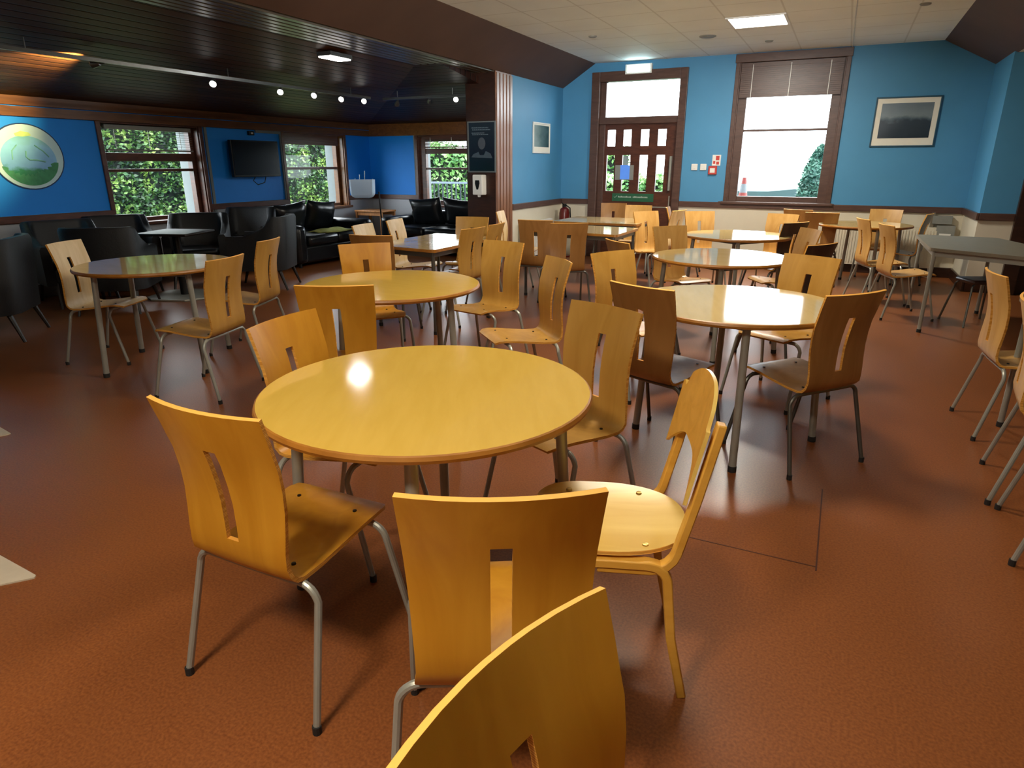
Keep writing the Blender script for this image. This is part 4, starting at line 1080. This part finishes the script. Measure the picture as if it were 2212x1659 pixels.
def shrub(name, c, rad, n, mat, label, size=.05, cat='hedge', boxy=True, rz=0):
    e = empty(name, (c[0], c[1], c[2]), rz)
    bm = BM()
    for _ in range(n):
        if boxy:
            ax = random.choice((0, 1, 1, 2)) ; p = [random.uniform(-1, 1) for _ in range(3)]
            if ax == 0: p[0] = random.choice((-1, 1))*random.uniform(.85, 1.03)
            elif ax == 1: p[0] = random.uniform(.75, 1.05)
            else: p[2] = random.uniform(.85, 1.05)
            wob = .12*math.sin(p[1]*9+p[2]*4)+.1*math.sin(p[2]*11)
            q = Vector((p[0]*rad[0]*(1+wob*.5), p[1]*rad[1], rad[2]*(1+p[2])*(1+.05*math.sin(p[1]*12))))
        else:
            t = random.uniform(0, 2*PI); z = random.random(); rr = (1-z**2.4)**.6*random.uniform(.85, 1.05)+.02
            q = Vector((rad[0]*rr*math.cos(t), rad[1]*rr*math.sin(t), 2*rad[2]*z))
        u = Vector((random.gauss(0, 1), random.gauss(0, 1), random.gauss(0, .7))).normalized(); w = u.cross(Vector((random.gauss(0, 1), random.gauss(0, 1), random.gauss(0, 1)))).normalized()
        s = size*random.uniform(.6, 1.4)
        bm.faces.new([bm.verts.new(q+u*s), bm.verts.new(q+w*s*.5), bm.verts.new(q-u*s*.8), bm.verts.new(q-w*s*.5)])
    f = obj('foliage', bm, mat, e, False)
    bm = BM()
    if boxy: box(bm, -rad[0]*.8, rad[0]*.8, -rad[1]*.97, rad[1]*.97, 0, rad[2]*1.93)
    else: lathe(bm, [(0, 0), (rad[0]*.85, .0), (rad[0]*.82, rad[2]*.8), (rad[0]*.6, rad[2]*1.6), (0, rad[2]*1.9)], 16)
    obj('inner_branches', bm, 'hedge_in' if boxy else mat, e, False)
    tag(e, label, cat); return e
shrub('hedge', (-12.4, 8.6, .5), (.8, 2.0, .98), 14000, 'leaf', 'bright green leafy hedge outside the large lounge window', .045)
shrub('hedge', (-12.2, 13.5, .4), (.8, 2.7, 1.02), 14000, 'leaf', 'tangled green hedge outside the window beside the television', .045)
shrub('hedge', (-9.4, 17.5, -.3), (.7, 4.2, 1.1), 9000, 'leaf_pale', 'pale sunlit hedge seen through the window next to the column', .08, rz=-PI/2)
shrub('shrub', (-4.3, 14.6, -.3), (.5, 1.0, .72), 3500, 'leaf_pale', 'bright shrub seen through the slots of the front door', .07, 'shrub', rz=-PI/2)
shrub('conifer_bush', (-.5, 15.2, -.3), (.42, .42, 1.05), 5000, 'leaf_teal', 'rounded dark green conifer outside the tall window', .05, 'bush', False)
# thin far tree, seen through the door's top light
e = empty('thin_tree', (-3.62, 19.5, -.3))
bm = BM(); tube(bm, [(0, 0, 0), (.03, 0, 1.8), (-.02, 0, 3.2)], .02, 6, radii=[.05, .03, .012])
for k in range(14):
    z = 1.2+k*.15; s = (-1)**k; tube(bm, [(.0, 0, z), (s*.28, .05, z+.22)], .008, 5)
obj('trunk', bm, 'bark', e)
bm = BM()
for _ in range(260):
    q = Vector((random.gauss(0, .2), random.gauss(0, .15), random.uniform(1.3, 3.5))); s = .03
    bm.faces.new([bm.verts.new(q+Vector((s, 0, 0))), bm.verts.new(q+Vector((0, 0, s))), bm.verts.new(q-Vector((s, 0, 0))), bm.verts.new(q-Vector((0, 0, s)))])
obj('foliage', bm, 'leaf_teal', e, False)
tag(e, 'thin sparse tree outside the glass above the front door', 'tree')
# railing outside window 3
e = empty('metal_railing', (-8.0, 12.6, -.3))
bm = BM(); box(bm, -2.5, 3.2, -.02, .02, 1.35, 1.39); obj('top_rail', bm, 'white_paint', e, False)
bm = BM(); box(bm, -2.5, 3.2, -.02, .02, .45, .49); obj('bottom_rail', bm, 'railing', e, False)
for k in range(52):
    x = -2.45+k*.11
    bm = BM(); box(bm, x-.013, x+.013, -.013, .013, 0 if k % 12 == 0 else .47, 1.36); obj('baluster', bm, 'railing', e, False)
tag(e, 'grey metal railing outside the window next to the column', 'railing')
# traffic cone
e = empty('traffic_cone', (-1.87, 13.2, 0)); e.location = (-1.64, 12.9, -.3)
bm = BM(); box(bm, -.28, .28, -.28, .28, 0, .03); obj('cone_base', bm, 'cone_o', e, False, bevel=.01)
bm = BM(); lathe(bm, [(.13, .03), (.106, .40), (.082, .41)], 20); lathe(bm, [(.06, 1.22), (.07, 1.20)], 20)
e['h'] = 1
bm.free(); bm = BM()
H_ = 1.52
rad_ = lambda z: .24-.205*z/H_
for z0, z1, mi in ((.03, .75, 0), (.75, 1.0, 1), (1.0, 1.26, 0), (1.26, 1.41, 1), (1.41, H_, 0)): lathe(bm, [(rad_(z0), z0), (rad_(z1), z1)] + ([(0, z1)] if z1 == H_ else []), 20, mi)
obj('cone_body', bm, ['cone_o', 'cone_white'], e)
del e['h']
tag(e, 'orange and white traffic cone outside the tall window', 'traffic cone')

# ================================================================== LIGHT
def area(name, loc, size, power, col, rot=(0, 0, 0), sy=None):
    l = bpy.data.lights.new(name, 'AREA'); l.energy = power; l.color = col; l.size = size
    if sy: l.shape = 'RECTANGLE'; l.size_y = sy
    o = bpy.data.objects.new(name, l); link(o); o.location = loc; o.rotation_euler = rot; return o
WARM = (1, .88, .68)
area('panel_lamp', (-1.08, 8.24, ZC-.03), .5, 90, (1, .93, .8))
area('panel_lamp', (-1.08, 3.6, ZC-.03), .5, 45, WARM)  # light of an added panel above the frame
area('panel_lamp', (-1.08, -.6, ZC-.03), .5, 70, WARM)  # light of the added panel behind the camera
e = empty('added_floor_lamp', (.6, -2.2, 0))  # lamp added unseen behind the camera to lift the ceiling brightness
bm = BM(); lathe(bm, [(0, 0), (.15, 0), (.15, .02), (.02, .03), (.015, 1.9), (0, 1.9)], 24); obj('lamp_stand', bm, 'steel', e)
bm = BM(); lathe(bm, [(.02, 1.88), (.16, 2.02), (.165, 2.02), (.03, 1.87)], 24); obj('lamp_shade', bm, 'steel', e)
tag(e, 'added uplighter out of view behind the camera, brightening the ceiling', 'floor lamp')
lg = bpy.data.lights.new('uplighter', 'SPOT'); lg.energy = 3000; lg.color = (.98, .97, .93); lg.spot_size = R(44); lg.spot_blend = 1; lg.shadow_soft_size = .15  # added beam grazing the ceiling from out of view
lo = bpy.data.objects.new('added_uplight', lg); link(lo); lo.location = (.6, -2.2, 2.06); lo.rotation_euler = (Vector((-1.5, 3.6, 2.95))-Vector((.6, -2.2, 2.06))).to_track_quat('-Z', 'Y').to_euler()
area('strip_lamp', (-4.95, 5.95, 2.47), .15, 5, (.9, .97, 1))
area('exit_lamp', (-2.985, FW-.09, 2.79), .3, 1.2, (.6, .95, 1), (R(90), 0, PI), .1)

w = bpy.data.worlds.new('overcast'); sc.world = w; w.use_nodes = True
nt = w.node_tree; N = nt.nodes; L = nt.links; bg = N['Background']
tc = N.new('ShaderNodeTexCoord'); sp = N.new('ShaderNodeSeparateXYZ'); L.new(tc.outputs['Generated'], sp.inputs[0])
rp = N.new('ShaderNodeValToRGB'); rp.color_ramp.elements[0].position = .45; rp.color_ramp.elements[0].color = (.75, .85, .9, 1)
rp.color_ramp.elements[1].position = .6; rp.color_ramp.elements[1].color = (.93, .97, 1, 1)
mr = N.new('ShaderNodeMapRange'); mr.inputs['From Min'].default_value = -1; L.new(sp.outputs[2], mr.inputs['Value']); L.new(mr.outputs['Result'], rp.inputs['Fac'])
L.new(rp.outputs['Color'], bg.inputs['Color']); bg.inputs['Strength'].default_value = 10

# ================================================================== CAMERA
cam = bpy.data.cameras.new('camera'); cam.lens = 1412/2212*36; cam.sensor_width = 36; cam.clip_start = .02
co = bpy.data.objects.new('camera', cam); link(co); co.location = (0, 0, 1.44); co.rotation_euler = (R(90-18.56), 0, R(26))
sc.camera = co
sc.view_settings.view_transform = 'Standard'; sc.view_settings.look = 'None'; sc.view_settings.exposure = .25; sc.view_settings.gamma = 1
sc.cycles.max_bounces = 8; sc.cycles.diffuse_bounces = 4; sc.cycles.transparent_max_bounces = 12; sc.cycles.sample_clamp_indirect = 6
